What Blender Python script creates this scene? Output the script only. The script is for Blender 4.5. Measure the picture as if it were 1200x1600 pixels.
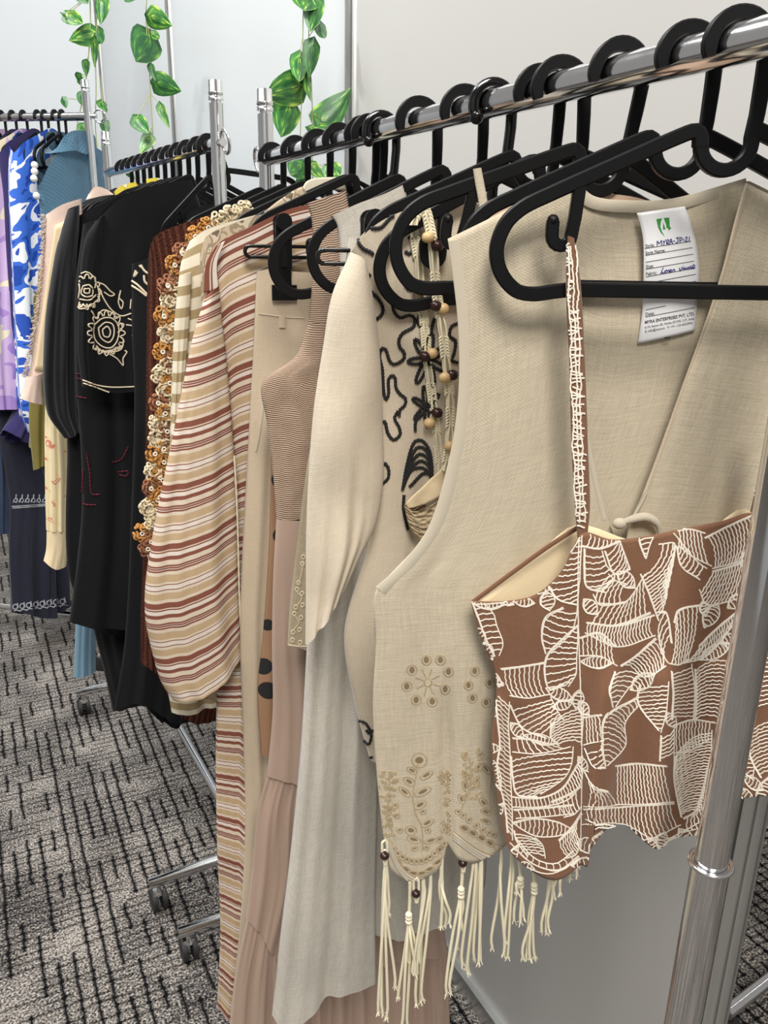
import bpy, math, random
from mathutils import Vector, Matrix
from mathutils.bvhtree import BVHTree
for _o in list(bpy.data.objects): bpy.data.objects.remove(_o)
SC = bpy.context.scene
COL = SC.collection
PI = math.pi
# ------------------------------------------------------------------ camera
F = 1280.0; TH = math.radians(18.5); RO = math.radians(1.05); H = 1.477
_r0 = Vector((1, 0, 0)); CA = Vector((0, math.cos(TH), -math.sin(TH))); _u0 = Vector((0, math.sin(TH), math.cos(TH)))
CR = _r0*math.cos(RO) + _u0*math.sin(RO); CU = _u0*math.cos(RO) - _r0*math.sin(RO)
CAM = Vector((0, 0, H))
_cd = bpy.data.cameras.new('camera'); _cam = bpy.data.objects.new('camera', _cd); COL.objects.link(_cam)
_cam.matrix_world = Matrix(((CR.x, CU.x, -CA.x, 0), (CR.y, CU.y, -CA.y, 0), (CR.z, CU.z, -CA.z, H), (0, 0, 0, 1)))
_cd.sensor_fit = 'VERTICAL'; _cd.sensor_height = 32.0; _cd.lens = 32.0*F/1600.0; _cd.clip_start = 0.02
SC.camera = _cam
# ------------------------------------------------------------------ world, lamps, exposure
_w = bpy.data.worlds.new('world'); SC.world = _w; _w.use_nodes = True
_bg = _w.node_tree.nodes['Background']; _bg.inputs[0].default_value = (1.0, 0.97, 0.94, 1); _bg.inputs[1].default_value = 0.23
def area(name, loc, aim, sx, sy, power, col):
    d = bpy.data.lights.new(name, 'AREA'); d.shape = 'RECTANGLE'; d.size = sx; d.size_y = sy; d.energy = power; d.color = col
    o = bpy.data.objects.new(name, d); COL.objects.link(o); o.location = loc
    o.rotation_euler = (Vector(aim) - Vector(loc)).to_track_quat('-Z', 'Y').to_euler(); return o
area('ceiling_lamp', (-1.6, 0.2, 4.3), (-0.3, 1.2, 0.8), 1.6, 1.2, 66, (1.0, 0.98, 0.95))
area('ceiling_lamp', (0.25, -1.7, 3.9), (0.2, 0.7, 0.7), 1.2, 1.2, 108, (1.0, 0.955, 0.89))
area('booth_spotlight', (-1.1, 1.3, 2.9), (0.1, 1.7, 1.5), 0.08, 0.08, 8, (1.0, 0.97, 0.93))
area('ceiling_lamp', (-2.2, 1.9, 4.2), (-1.2, 3.0, 0.6), 1.2, 1.2, 58, (0.95, 0.98, 1.0))
SC.view_settings.view_transform = 'Standard'; SC.view_settings.look = 'None'; SC.view_settings.gamma = 1.0
SC.view_settings.use_curve_mapping = False; SC.view_settings.exposure = 0.40
# ------------------------------------------------------------------ pixel <-> place
def ray(x, y): return CA + CR*((x-600)/F) - CU*((y-800)/F)
def at_z(x, y, z): d = ray(x, y); return CAM + d*((z-H)/d.z)
def at_y(x, y, Y): d = ray(x, y); return CAM + d*(Y/d.y)
def proj(p):
    v = Vector(p) - CAM; D = v.dot(CA); return (600 + F*v.dot(CR)/D, 800 - F*v.dot(CU)/D)
class Plane:                                   # an upright plane through p, turned phi about z; n points to the viewer's side
    def __init__(s, p, phi=0.0):
        s.p = Vector(p); s.phi = math.radians(phi)
        s.u = Vector((math.cos(s.phi), math.sin(s.phi), 0)); s.n = Vector((math.sin(s.phi), -math.cos(s.phi), 0))
    def at(s, x, y, off=0.0):
        d = ray(x, y); q = s.p + s.n*off
        return CAM + d*((q - CAM).dot(s.n)/d.dot(s.n))
# ------------------------------------------------------------------ objects
def link(name, me, parent=None):
    o = bpy.data.objects.new(name, me); COL.objects.link(o)
    if parent: o.parent = parent
    return o
def tag(o, label, cat, group=None, kind=None):
    o['label'] = label
    if cat: o['category'] = cat
    if group: o['group'] = group
    if kind: o['kind'] = kind
    return o
def empty(name, loc=(0, 0, 0), rz=0.0):
    o = bpy.data.objects.new(name, None); COL.objects.link(o); o.location = loc; o.rotation_euler = (0, 0, rz)
    o.empty_display_size = 0.02; return o
class MB:
    def __init__(s): s.v = []; s.f = []; s.uv = []; s.mi = []
    def add(s, vs, fs, uvs=None, mi=0):
        b = len(s.v); s.v += [tuple(q) for q in vs]
        for f in fs: s.f.append([b+i for i in f]); s.mi.append(mi)
        s.uv += (uvs if uvs else [(0, 0)]*len(vs))
    def box(s, c, d, m=None):
        x, y, z = [q/2 for q in d]; vs = [Vector((i*x, j*y, k*z)) for i in (-1, 1) for j in (-1, 1) for k in (-1, 1)]
        vs = [(m @ q if m else q) + Vector(c) for q in vs]
        s.add(vs, [(0, 1, 3, 2), (4, 6, 7, 5), (0, 4, 5, 1), (2, 3, 7, 6), (0, 2, 6, 4), (1, 5, 7, 3)])
    def tube(s, pts, r, n=8, caps=True):
        pts = [Vector(p) for p in pts]; m = len(pts)
        rs = r if isinstance(r, (list, tuple)) else [r]*m
        t0 = (pts[1]-pts[0]).normalized(); a = t0.orthogonal().normalized(); vs = []; uv = []; L = 0
        for i in range(m):
            t = (pts[min(i+1, m-1)] - pts[max(i-1, 0)])
            t = t.normalized() if t.length > 1e-9 else t0
            a = (a - t*a.dot(t)); a = a.normalized() if a.length > 1e-9 else t.orthogonal().normalized(); b = t.cross(a)
            if i: L += (pts[i]-pts[i-1]).length
            for k in range(n):
                an = 2*PI*k/n; vs.append(pts[i] + (a*math.cos(an) + b*math.sin(an))*rs[i]); uv.append((k/n, L))
        fs = [(i*n+k, i*n+(k+1) % n, (i+1)*n+(k+1) % n, (i+1)*n+k) for i in range(m-1) for k in range(n)]
        if caps: fs += [tuple(range(n-1, -1, -1)), tuple((m-1)*n+k for k in range(n))]
        s.add(vs, fs, uv)
    def bar(s, pts, w, d, up, closed=False, cap=True):          # flat moulded bar, w across the plane, d along up
        pts = [Vector(p) for p in pts]; m = len(pts); up = Vector(up); cs = []
        rr = 0.16; W = w; w = max(w) if isinstance(w, list) else w
        for (cx, cy) in ((1, 1), (-1, 1), (-1, -1), (1, -1)):
            for (ax, ay) in ((1, 1-rr*2*min(1, w/d)), (1-rr*2*min(1, d/w), 1)) if cx*cy > 0 else ((1-rr*2*min(1, d/w), 1), (1, 1-rr*2*min(1, w/d))):
                cs.append((cx*ax, cy*ay))
        n = len(cs); vs = []
        for i in range(m):
            if closed: t = pts[(i+1) % m] - pts[i-1]
            else: t = pts[min(i+1, m-1)] - pts[max(i-1, 0)]
            t.normalize(); sd = up.cross(t).normalized()
            ww = W[i] if isinstance(W, list) else w
            for (a, b) in cs: vs.append(pts[i] + sd*(a*ww/2) + up*(b*d/2))
        rng = m if closed else m-1
        fs = [(i*n+k, i*n+(k+1) % n, ((i+1) % m)*n+(k+1) % n, ((i+1) % m)*n+k) for i in range(rng) for k in range(n)]
        if not closed and cap: fs += [tuple(range(n-1, -1, -1)), tuple((m-1)*n+k for k in range(n))]
        s.add(vs, fs)
    def ball(s, c, r, n=10, m=7, sc=(1, 1, 1)):
        c = Vector(c); vs = [c + Vector((0, 0, r*sc[2]))]
        for i in range(1, m):
            a = PI*i/m
            for k in range(n): vs.append(c + Vector((r*sc[0]*math.sin(a)*math.cos(2*PI*k/n), r*sc[1]*math.sin(a)*math.sin(2*PI*k/n), r*sc[2]*math.cos(a))))
        vs.append(c - Vector((0, 0, r*sc[2]))); e = len(vs)-1
        fs = [(0, 1+k, 1+(k+1) % n) for k in range(n)]
        for i in range(m-2): fs += [(1+i*n+k, 1+(i+1)*n+k, 1+(i+1)*n+(k+1) % n, 1+i*n+(k+1) % n) for k in range(n)]
        fs += [(e, 1+(m-2)*n+(k+1) % n, 1+(m-2)*n+k) for k in range(n)]
        s.add(vs, fs)
    def lathe(s, c, prof, n=20, axis=(0, 0, 1)):                # prof: (radius, height)
        c = Vector(c); z = Vector(axis).normalized(); a = z.orthogonal().normalized(); b = z.cross(a); vs = []
        for (r, h) in prof:
            for k in range(n): vs.append(c + z*h + (a*math.cos(2*PI*k/n) + b*math.sin(2*PI*k/n))*r)
        m = len(prof)
        fs = [(i*n+k, i*n+(k+1) % n, (i+1)*n+(k+1) % n, (i+1)*n+k) for i in range(m-1) for k in range(n)]
        fs += [tuple(range(n-1, -1, -1)), tuple((m-1)*n+k for k in range(n))]
        s.add(vs, fs)
    def torus(s, c, R, r, axis=(0, 0, 1), n=20, m=8, sc=1.0):
        c = Vector(c); z = Vector(axis).normalized(); a = z.orthogonal().normalized(); b = z.cross(a); vs = []
        for i in range(n):
            d = a*math.cos(2*PI*i/n)*sc + b*math.sin(2*PI*i/n); dn = d.normalized()
            for k in range(m): vs.append(c + d*R + dn*(r*math.cos(2*PI*k/m)) + z*(r*math.sin(2*PI*k/m)))
        s.add(vs, [(i*m+k, ((i+1) % n)*m+k, ((i+1) % n)*m+(k+1) % m, i*m+(k+1) % m) for i in range(n) for k in range(m)])
    def mesh(s, name, mats, smooth=True, sharp=75):
        me = bpy.data.meshes.new(name); me.from_pydata(s.v, [], s.f)
        for m in (mats if isinstance(mats, (list, tuple)) else [mats]): me.materials.append(m)
        ul = me.uv_layers.new(name='UVMap'); li = [0]*len(me.loops); me.loops.foreach_get('vertex_index', li)
        flat = []
        for i in li: flat += s.uv[i]
        ul.data.foreach_set('uv', flat)
        me.polygons.foreach_set('use_smooth', [smooth]*len(me.polygons)); me.polygons.foreach_set('material_index', s.mi); me.update()
        if smooth and sharp: me.set_sharp_from_angle(angle=math.radians(sharp))
        return me
    def build(s, name, mats, parent=None, smooth=True, sharp=75): return link(name, s.mesh(name, mats, smooth, sharp), parent)
def crom(P, n, closed=False):                    # n+1 points along a Catmull-Rom curve, evenly spaced by chord
    P = [Vector(p) for p in P]
    if len(P) == 2: return [P[0].lerp(P[1], i/n) for i in range(n+1)]
    k = [0.0]
    for i in range(1, len(P)): k.append(k[-1] + max((P[i]-P[i-1]).length, 1e-6))
    out = []; j = 0
    for i in range(n+1):
        x = k[-1]*i/n
        while j < len(P)-2 and x > k[j+1]: j += 1
        t = (x-k[j])/(k[j+1]-k[j]); p1 = P[j]; p2 = P[j+1]; h = k[j+1]-k[j]
        m1 = (P[j+1]-P[j-1])*(h/(k[j+1]-k[j-1])) if j > 0 else (p2-p1)
        m2 = (P[j+2]-P[j])*(h/(k[j+2]-k[j])) if j < len(P)-2 else (p2-p1)
        t2 = t*t; t3 = t2*t
        out.append(p1*(2*t3-3*t2+1) + m1*(t3-2*t2+t) + p2*(3*t2-2*t3) + m2*(t3-t2))
    return out
def lin(P, n):
    P = [Vector(p) for p in P]; k = [0.0]
    for i in range(1, len(P)): k.append(k[-1] + (P[i]-P[i-1]).length)
    out = []; j = 0
    for i in range(n+1):
        x = k[-1]*i/n
        while j < len(P)-2 and x > k[j+1]: j += 1
        out.append(P[j].lerp(P[j+1], (x-k[j])/max(k[j+1]-k[j], 1e-9)))
    return out
def sstep(a, b, x):
    t = max(0.0, min(1.0, (x-a)/(b-a))) if b != a else float(x > a)
    return t*t*(3-2*t)
# ------------------------------------------------------------------ materials (procedural)
MATS = {}
class NT:
    def __init__(s, name):
        s.m = bpy.data.materials.new(name); s.m.use_nodes = True; s.t = s.m.node_tree; s.b = s.t.nodes['Principled BSDF']; MATS[name] = s.m
    def n(s, typ, **kw):
        q = s.t.nodes.new(typ)
        for a, v in kw.items():
            if a.startswith('i_'):
                key = a[2:]; key = int(key) if key.isdigit() else key.replace('_', ' '); q.inputs[key].default_value = v
            else: setattr(q, a, v)
        return q
    def l(s, a, b): s.t.links.new(a, b)
    def math(s, op, a, b=None, c=None, clamp=False):
        q = s.t.nodes.new('ShaderNodeMath'); q.operation = op; q.use_clamp = clamp
        for i, v in enumerate((a, b, c)):
            if v is None: continue
            if isinstance(v, (int, float)): q.inputs[i].default_value = v
            else: s.l(v, q.inputs[i])
        return q.outputs[0]
    def mix(s, fac, a, b, mode='MIX'):
        q = s.t.nodes.new('ShaderNodeMix'); q.data_type = 'RGBA'; q.blend_type = mode
        for i, v in ((0, fac), (6, a), (7, b)):
            if isinstance(v, (int, float)): q.inputs[i].default_value = v
            elif isinstance(v, tuple): q.inputs[i].default_value = (*v, 1) if len(v) == 3 else v
            else: s.l(v, q.inputs[i])
        return q.outputs[2]
    def coord(s, kind='UV', scale=(1, 1, 1), rot=(0, 0, 0)):
        c = s.n('ShaderNodeTexCoord'); mp = s.n('ShaderNodeMapping'); mp.inputs['Scale'].default_value = scale; mp.inputs['Rotation'].default_value = rot
        s.l(c.outputs[kind], mp.inputs[0]); return mp.outputs[0]
    def noise(s, vec, scale, detail=2.0, rough=0.5):
        q = s.n('ShaderNodeTexNoise'); q.inputs['Scale'].default_value = scale; q.inputs['Detail'].default_value = detail; q.inputs['Roughness'].default_value = rough
        s.l(vec, q.inputs['Vector']); return q.outputs[0]
    def ramp(s, fac, stops, const=False):
        q = s.n('ShaderNodeValToRGB'); e = q.color_ramp.elements
        if const: q.color_ramp.interpolation = 'CONSTANT'
        while len(e) < len(stops): e.new(0.5)
        for i, (p, c) in enumerate(stops): e[i].position = p; e[i].color = (*c, 1)
        s.l(fac, q.inputs[0]); return q.outputs[0]
    def bump(s, h, strength, dist=0.001):
        q = s.n('ShaderNodeBump'); q.inputs['Strength'].default_value = strength; q.inputs['Distance'].default_value = dist
        s.l(h, q.inputs['Height']); s.l(q.outputs[0], s.b.inputs['Normal']); return q
def srgb(r, g, b):
    f = lambda c: (c/255/12.92 if c/255 <= 0.04045 else ((c/255+0.055)/1.055)**2.4)
    return (f(r), f(g), f(b))
def mul(c, k): return tuple(min(1, q*k) for q in c)
def weave(t, per, strength, dist=0.0006, slub=0.0):
    v = t.coord('UV'); sp = t.n('ShaderNodeSeparateXYZ'); t.l(v, sp.inputs[0])
    a = t.math('SINE', t.math('MULTIPLY', sp.outputs[0], 2*PI*per)); b = t.math('SINE', t.math('MULTIPLY', sp.outputs[1], 2*PI*per))
    w = t.math('MULTIPLY', a, b)
    n1 = t.noise(t.coord('UV', (per*1.1, per*0.10, 1)), 1.0, 3, 0.7); n2 = t.noise(t.coord('UV', (per*0.10, per*1.1, 1)), 1.0, 3, 0.7)
    h = t.math('ADD', t.math('MULTIPLY', w, 0.25), t.math('ADD', n1, n2)); t.bump(h, strength, dist); return n1, n2
def fabric(name, col, var=0.25, per=600, bump=0.35, rough=0.9, sheen=0.15, crease=0.0):
    t = NT(name); n1, n2 = weave(t, per, bump)
    f = t.math('SUBTRACT', t.math('ADD', n1, n2), 0.5)
    big = t.noise(t.coord('UV', (6, 3, 1)), 1.0, 3)
    c = t.mix(f, mul(col, 1-var), mul(col, 1+var*0.6)); c = t.mix(t.math('MULTIPLY', big, 0.35), c, mul(col, 0.9))
    t.l(c, t.b.inputs['Base Color']); t.b.inputs['Roughness'].default_value = rough; t.b.inputs['Sheen Weight'].default_value = sheen
    t.b.inputs['Specular IOR Level'].default_value = 0.2; return t.m
def stripes(name, seq, period, per=500, bump=0.4, axis=1, wob=0.004):
    t = NT(name); n1, n2 = weave(t, per, bump); v = t.coord('UV'); sp = t.n('ShaderNodeSeparateXYZ'); t.l(v, sp.inputs[0])
    wv = t.noise(t.coord('UV', (9, 9, 1)), 1.0, 2)
    x = t.math('ADD', sp.outputs[axis], t.math('MULTIPLY', wv, wob)); fr = t.math('FRACT', t.math('DIVIDE', x, period))
    tot = sum(w for w, c in seq); p = 0; st = []
    for w, c in seq: st.append((p/tot, c)); p += w
    c = t.ramp(fr, st, True); f = t.math('SUBTRACT', t.math('ADD', n1, n2), 0.5)
    c = t.mix(0.5, c, t.mix(f, (0.55, 0.55, 0.55), (1.0, 1.0, 1.0)), 'MULTIPLY')
    t.l(c, t.b.inputs['Base Color']); t.b.inputs['Roughness'].default_value = 0.9; t.b.inputs['Specular IOR Level'].default_value = 0.15; return t.m
def plain(name, col, rough=0.5, metal=0.0, spec=0.5, noise=0.0):
    t = NT(name); t.b.inputs['Roughness'].default_value = rough; t.b.inputs['Metallic'].default_value = metal; t.b.inputs['Specular IOR Level'].default_value = spec
    v = t.noise(t.coord('Object', (40, 40, 40)), 1.0, 3)
    t.l(t.mix(v, mul(col, 1-noise), mul(col, 1+noise)), t.b.inputs['Base Color']); return t.m
def blot(name, stops, scale, detail=2.0, per=500, distort=0.6, coord='UV'):
    t = NT(name); n1, n2 = weave(t, per, 0.3); q = t.n('ShaderNodeTexNoise'); q.inputs['Scale'].default_value = scale; q.inputs['Detail'].default_value = detail; q.inputs['Distortion'].default_value = distort
    t.l(t.coord(coord), q.inputs['Vector']); t.l(t.ramp(q.outputs[0], stops, True), t.b.inputs['Base Color']); t.b.inputs['Roughness'].default_value = 0.85; t.b.inputs['Specular IOR Level'].default_value = 0.2; return t.m
def spots(name, bg, fg, scale, size=0.3, per=500):
    t = NT(name); weave(t, per, 0.3); q = t.n('ShaderNodeTexVoronoi'); q.inputs['Scale'].default_value = scale
    t.l(t.coord('UV'), q.inputs['Vector']); t.l(t.mix(t.math('LESS_THAN', q.outputs['Distance'], size), bg, fg), t.b.inputs['Base Color']); t.b.inputs['Roughness'].default_value = 0.9; return t.m
def ribbed(name, col, per=130, axis=0, strength=0.9, dist=0.002, var=0.3, wobble=0.004):
    t = NT(name); v = t.coord('UV'); sp = t.n('ShaderNodeSeparateXYZ'); t.l(v, sp.inputs[0])
    wv = t.noise(t.coord('UV', (30, 8, 1)), 1.0, 2)
    s = t.math('SINE', t.math('MULTIPLY', t.math('ADD', sp.outputs[axis], t.math('MULTIPLY', wv, wobble)), 2*PI*per))
    h = t.math('ADD', t.math('MULTIPLY', s, 0.5), t.noise(t.coord('UV', (300, 300, 1)), 1.0, 2)); t.bump(h, strength, dist)
    t.l(t.mix(t.math('MULTIPLY_ADD', s, 0.5, 0.5), mul(col, 1-var), mul(col, 1+var*0.3)), t.b.inputs['Base Color']); t.b.inputs['Roughness'].default_value = 0.92; t.b.inputs['Specular IOR Level'].default_value = 0.15; return t.m
def waffle(name, col, per=90, var=0.4):
    t = NT(name); v = t.coord('UV'); sp = t.n('ShaderNodeSeparateXYZ'); t.l(v, sp.inputs[0])
    a = t.math('SINE', t.math('MULTIPLY', sp.outputs[0], 2*PI*per)); b = t.math('SINE', t.math('MULTIPLY', sp.outputs[1], 2*PI*per*0.8))
    w = t.math('MULTIPLY_ADD', t.math('MULTIPLY', a, b), 0.5, 0.5); nz = t.noise(t.coord('UV', (400, 400, 1)), 1.0, 3)
    h = t.math('ADD', w, nz); t.bump(h, 0.9, 0.002)
    t.l(t.mix(t.math('MULTIPLY', t.math('ADD', w, nz), 0.5), mul(col, 1-var), mul(col, 1+var*0.5)), t.b.inputs['Base Color']); t.b.inputs['Roughness'].default_value = 0.95; t.b.inputs['Sheen Weight'].default_value = 0.2; return t.m
def crochet(name, col, per=140, var=0.35):
    t = NT(name); q = t.n('ShaderNodeTexVoronoi'); q.inputs['Scale'].default_value = per; t.l(t.coord('UV', (1, 1.4, 1)), q.inputs['Vector'])
    t.bump(q.outputs['Distance'], 1.0, 0.003).invert = True
    t.l(t.mix(q.outputs['Distance'], mul(col, 1.05), mul(col, 1-var)), t.b.inputs['Base Color']); t.b.inputs['Roughness'].default_value = 0.95; return t.m
M = MATS
# shop fittings
plain('black_plastic', (0.004, 0.004, 0.0045), 0.38, 0, 0.22); plain('gloss_black_plastic', (0.004, 0.004, 0.004), 0.10, 0, 0.5)
plain('rubber', (0.02, 0.02, 0.02), 0.6)
def _chrome():
    t = NT('chrome'); t.b.inputs['Metallic'].default_value = 1; t.b.inputs['Base Color'].default_value = (0.80, 0.80, 0.81, 1)
    nz = t.noise(t.coord('Object', (60, 60, 9)), 1.0, 4); t.l(t.math('MULTIPLY_ADD', nz, 0.12, 0.06), t.b.inputs['Roughness'])
_chrome()
def _alu():
    t = NT('aluminium'); t.b.inputs['Metallic'].default_value = 0.9; t.b.inputs['Base Color'].default_value = (0.62, 0.63, 0.62, 1)
    nz = t.noise(t.coord('Object', (90, 90, 5)), 1.0, 4); t.l(t.math('MULTIPLY_ADD', nz, 0.25, 0.2), t.b.inputs['Roughness'])
_alu()
def _wall(name, col):
    t = NT(name); nz = t.noise(t.coord('Object', (1.5, 1.5, 0.7)), 1.0, 3)
    t.l(t.mix(nz, mul(col, 0.96), mul(col, 1.03)), t.b.inputs['Base Color']); t.b.inputs['Roughness'].default_value = 0.33; t.b.inputs['Specular IOR Level'].default_value = 0.35
    t.bump(t.noise(t.coord('Object', (3, 3, 3)), 1.0, 2), 0.1, 0.01)
_wall('panel_white', srgb(183, 182, 179)); _wall('panel_cool', srgb(200, 204, 206))
def _carpet():
    t = NT('carpet'); v = t.coord('Object', (1, 1, 1), (0, 0, math.radians(-27)))
    sp = t.n('ShaderNodeSeparateXYZ'); t.l(v, sp.inputs[0])
    wob = t.noise(v, 26.0, 2)
    def lines(a, b, spacing, seg, width, keep):
        x = t.math('DIVIDE', t.math('ADD', a, t.math('MULTIPLY', wob, 0.012)), spacing); i = t.math('FLOOR', x); f = t.math('ABSOLUTE', t.math('SUBTRACT', t.math('FRACT', x), 0.5))
        w = t.n('ShaderNodeTexWhiteNoise', noise_dimensions='1D'); t.l(i, w.inputs['W'])
        y = t.math('FLOOR', t.math('ADD', t.math('DIVIDE', b, seg), t.math('MULTIPLY', w.outputs[0], 7.3)))
        w2 = t.n('ShaderNodeTexWhiteNoise', noise_dimensions='2D'); cb = t.n('ShaderNodeCombineXYZ'); t.l(i, cb.inputs[0]); t.l(y, cb.inputs[1]); t.l(cb.outputs[0], w2.inputs['Vector'])
        g = t.math('LESS_THAN', w2.outputs[0], keep); m = t.math('SUBTRACT', 1.0, t.math('SMOOTH_MIN', t.math('DIVIDE', f, width), 1.0, 0.3), clamp=True)
        return t.math('MULTIPLY', m, g)
    la = lines(sp.outputs[0], sp.outputs[1], 0.031, 0.085, 0.20, 0.68); lb = lines(sp.outputs[1], sp.outputs[0], 0.021, 0.060, 0.22, 0.7)
    m = t.math('ADD', t.math('MULTIPLY', la, 1.1), t.math('MULTIPLY', lb, 0.75), clamp=True)
    sp1 = t.noise(v, 210.0, 2, 0.6); sp2 = t.noise(v, 5.0, 3); hue = t.noise(t.coord('Object', (2.3, 2.3, 2)), 1.0, 2)
    br = t.math('MULTIPLY_ADD', sp2, 0.8, 0.06)
    base = t.ramp(t.math('ADD', t.math('MULTIPLY', t.math('SUBTRACT', sp1, 0.5), 2.4), br), [(0.05, srgb(34, 33, 35)), (0.4, srgb(104, 102, 100)), (0.8, srgb(196, 190, 182))])
    base = t.mix(t.math('MULTIPLY', hue, 0.7), base, t.mix(0.5, base, srgb(206, 180, 164), 'MULTIPLY'))
    c = t.mix(m, base, srgb(20, 20, 22)); t.l(c, t.b.inputs['Base Color']); t.b.inputs['Roughness'].default_value = 1.0; t.b.inputs['Specular IOR Level'].default_value = 0.05
    t.bump(t.math('SUBTRACT', sp1, m), 0.8, 0.004)
_carpet()
def _leaf():
    t = NT('leaf_variegated'); v = t.coord('UV'); sp = t.n('ShaderNodeSeparateXYZ'); t.l(v, sp.inputs[0])
    q = t.n('ShaderNodeTexNoise'); q.inputs['Scale'].default_value = 1.0; q.inputs['Detail'].default_value = 2; t.l(t.coord('UV', (5, 2.2, 1), (0, 0, 0.6)), q.inputs['Vector'])
    oi = t.n('ShaderNodeObjectInfo'); f = t.math('ADD', q.outputs[0], t.math('MULTIPLY_ADD', oi.outputs['Random'], 0.12, -0.06))
    c = t.ramp(f, [(0.38, srgb(30, 82, 42)), (0.52, srgb(62, 122, 54)), (0.60, srgb(108, 158, 62)), (0.67, srgb(186, 210, 96))])
    mid = t.math('LESS_THAN', t.math('ABSOLUTE', t.math('SUBTRACT', sp.outputs[0], 0.5)), 0.018)
    t.l(t.mix(mid, c, srgb(36, 80, 36)), t.b.inputs['Base Color']); t.b.inputs['Roughness'].default_value = 0.38
_leaf(); plain('vine_stem', srgb(150, 160, 100), 0.6)
from mathutils import noise as mnoise
# ------------------------------------------------------------------ the setting
WD = Vector((-0.4715, 0.882, 0)); W0 = Vector((0.165, 1.312, 0)); WN = Vector((0.882, 0.4715, 0))   # wall line along the racks
def wpt(s, z=0.0, off=0.0): return W0 + WD*s + WN*off + Vector((0, 0, z))
S_END, S_M1, S_M2, S_COR = -0.565, 0.5395, 1.89, 3.10
HW = 2.9
b = MB(); b.add([(-7, -4, 0), (6, -4, 0), (6, 9, 0), (-7, 9, 0)], [(0, 1, 2, 3)])
tag(b.build('floor', M['carpet']), 'grey flecked carpet with broken dark dashes', None, kind='structure')
def prism(mb, q, z0, z1):
    n = len(q); mb.add([(p.x, p.y, z0) for p in q] + [(p.x, p.y, z1) for p in q], [tuple(range(n-1, -1, -1)), tuple(range(n, 2*n))] + [(i, (i+1) % n, n+(i+1) % n, n+i) for i in range(n)])
wr = tag(empty('wall_right'), 'white laminate exhibition wall behind the clothes racks', None, kind='structure')
for (a, c, m) in ((S_END, S_M1, 'panel_white'), (S_M1, S_M2, 'panel_cool'), (S_M2, S_COR, 'panel_cool')):
    mb = MB(); prism(mb, [wpt(a+.02, 0, .012), wpt(c-.02, 0, .012), wpt(c-.02, 0, .03), wpt(a+.02, 0, .03)], 0.045, HW); mb.build('panel', M[m], wr, False)
    mb = MB(); prism(mb, [wpt(a+.02, 0, .0), wpt(c-.02, 0, .0), wpt(c-.02, 0, .034), wpt(a+.02, 0, .034)], 0.0, 0.045); mb.build('bottom_rail', M['aluminium'], wr, False)
for s in (S_END, S_M1, S_M2, S_COR):
    mb = MB()
    ring = []
    for k in range(8):                                      # octagonal slotted post
        for (dr, da) in ((.020, -16), (.020, -6), (.013, -5), (.013, 5), (.020, 6), (.020, 16)):
            an = math.radians(k*45 + da); ring.append(wpt(s, 0, .018) + WD*(dr*math.cos(an)) + WN*(dr*math.sin(an)))
    prism(mb, ring, 0, HW); mb.build('post', M['aluminium'], wr, False)
CORN = wpt(S_COR, 0, .018)
wb = tag(empty('wall_back'), 'white exhibition wall across the far end', None, kind='structure')
for k in range(4):
    x1 = CORN.x - .02 - k*1.0; mb = MB(); prism(mb, [Vector((x1-.96, CORN.y, 0)), Vector((x1, CORN.y, 0)), Vector((x1, CORN.y+.018, 0)), Vector((x1-.96, CORN.y+.018, 0))], 0.0, HW); mb.build('panel', M['panel_cool'], wb, False)
    if k: mb = MB(); mb.lathe((x1+.02, CORN.y+.009, 0), [(.02, 0), (.02, HW)], 8); mb.build('post', M['aluminium'], wb, False)
wf = tag(empty('reflection_wall'), 'added white panels behind the camera, unseen except as reflections in the chrome', None, kind='structure')  # unseen panels added behind the camera to give the chrome streaked reflections
for k in range(4):
    x1 = 0.3 - k*1.0; mb = MB(); prism(mb, [Vector((x1-.96, -2.42, 0)), Vector((x1, -2.42, 0)), Vector((x1, -2.40, 0)), Vector((x1-.96, -2.40, 0))], 0.0, 2.5); mb.build('panel', M['panel_cool'], wf, False)
    mb = MB(); mb.lathe((x1+.02, -2.41, 0), [(.02, 0), (.02, 2.5)], 8); mb.build('post', M['aluminium'], wf, False)
# ------------------------------------------------------------------ things
ORI = {}
def thing(name, loc, label, cat, group=None):
    o = empty(name, loc); ORI[o.name] = Vector(loc); return tag(o, label, cat, group)
def put(mb, name, mat, parent, smooth=True, sharp=75):
    o = mb.build(name, mat, parent, smooth, sharp)
    if parent.name in ORI: o.location = -ORI[parent.name]
    return o
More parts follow.
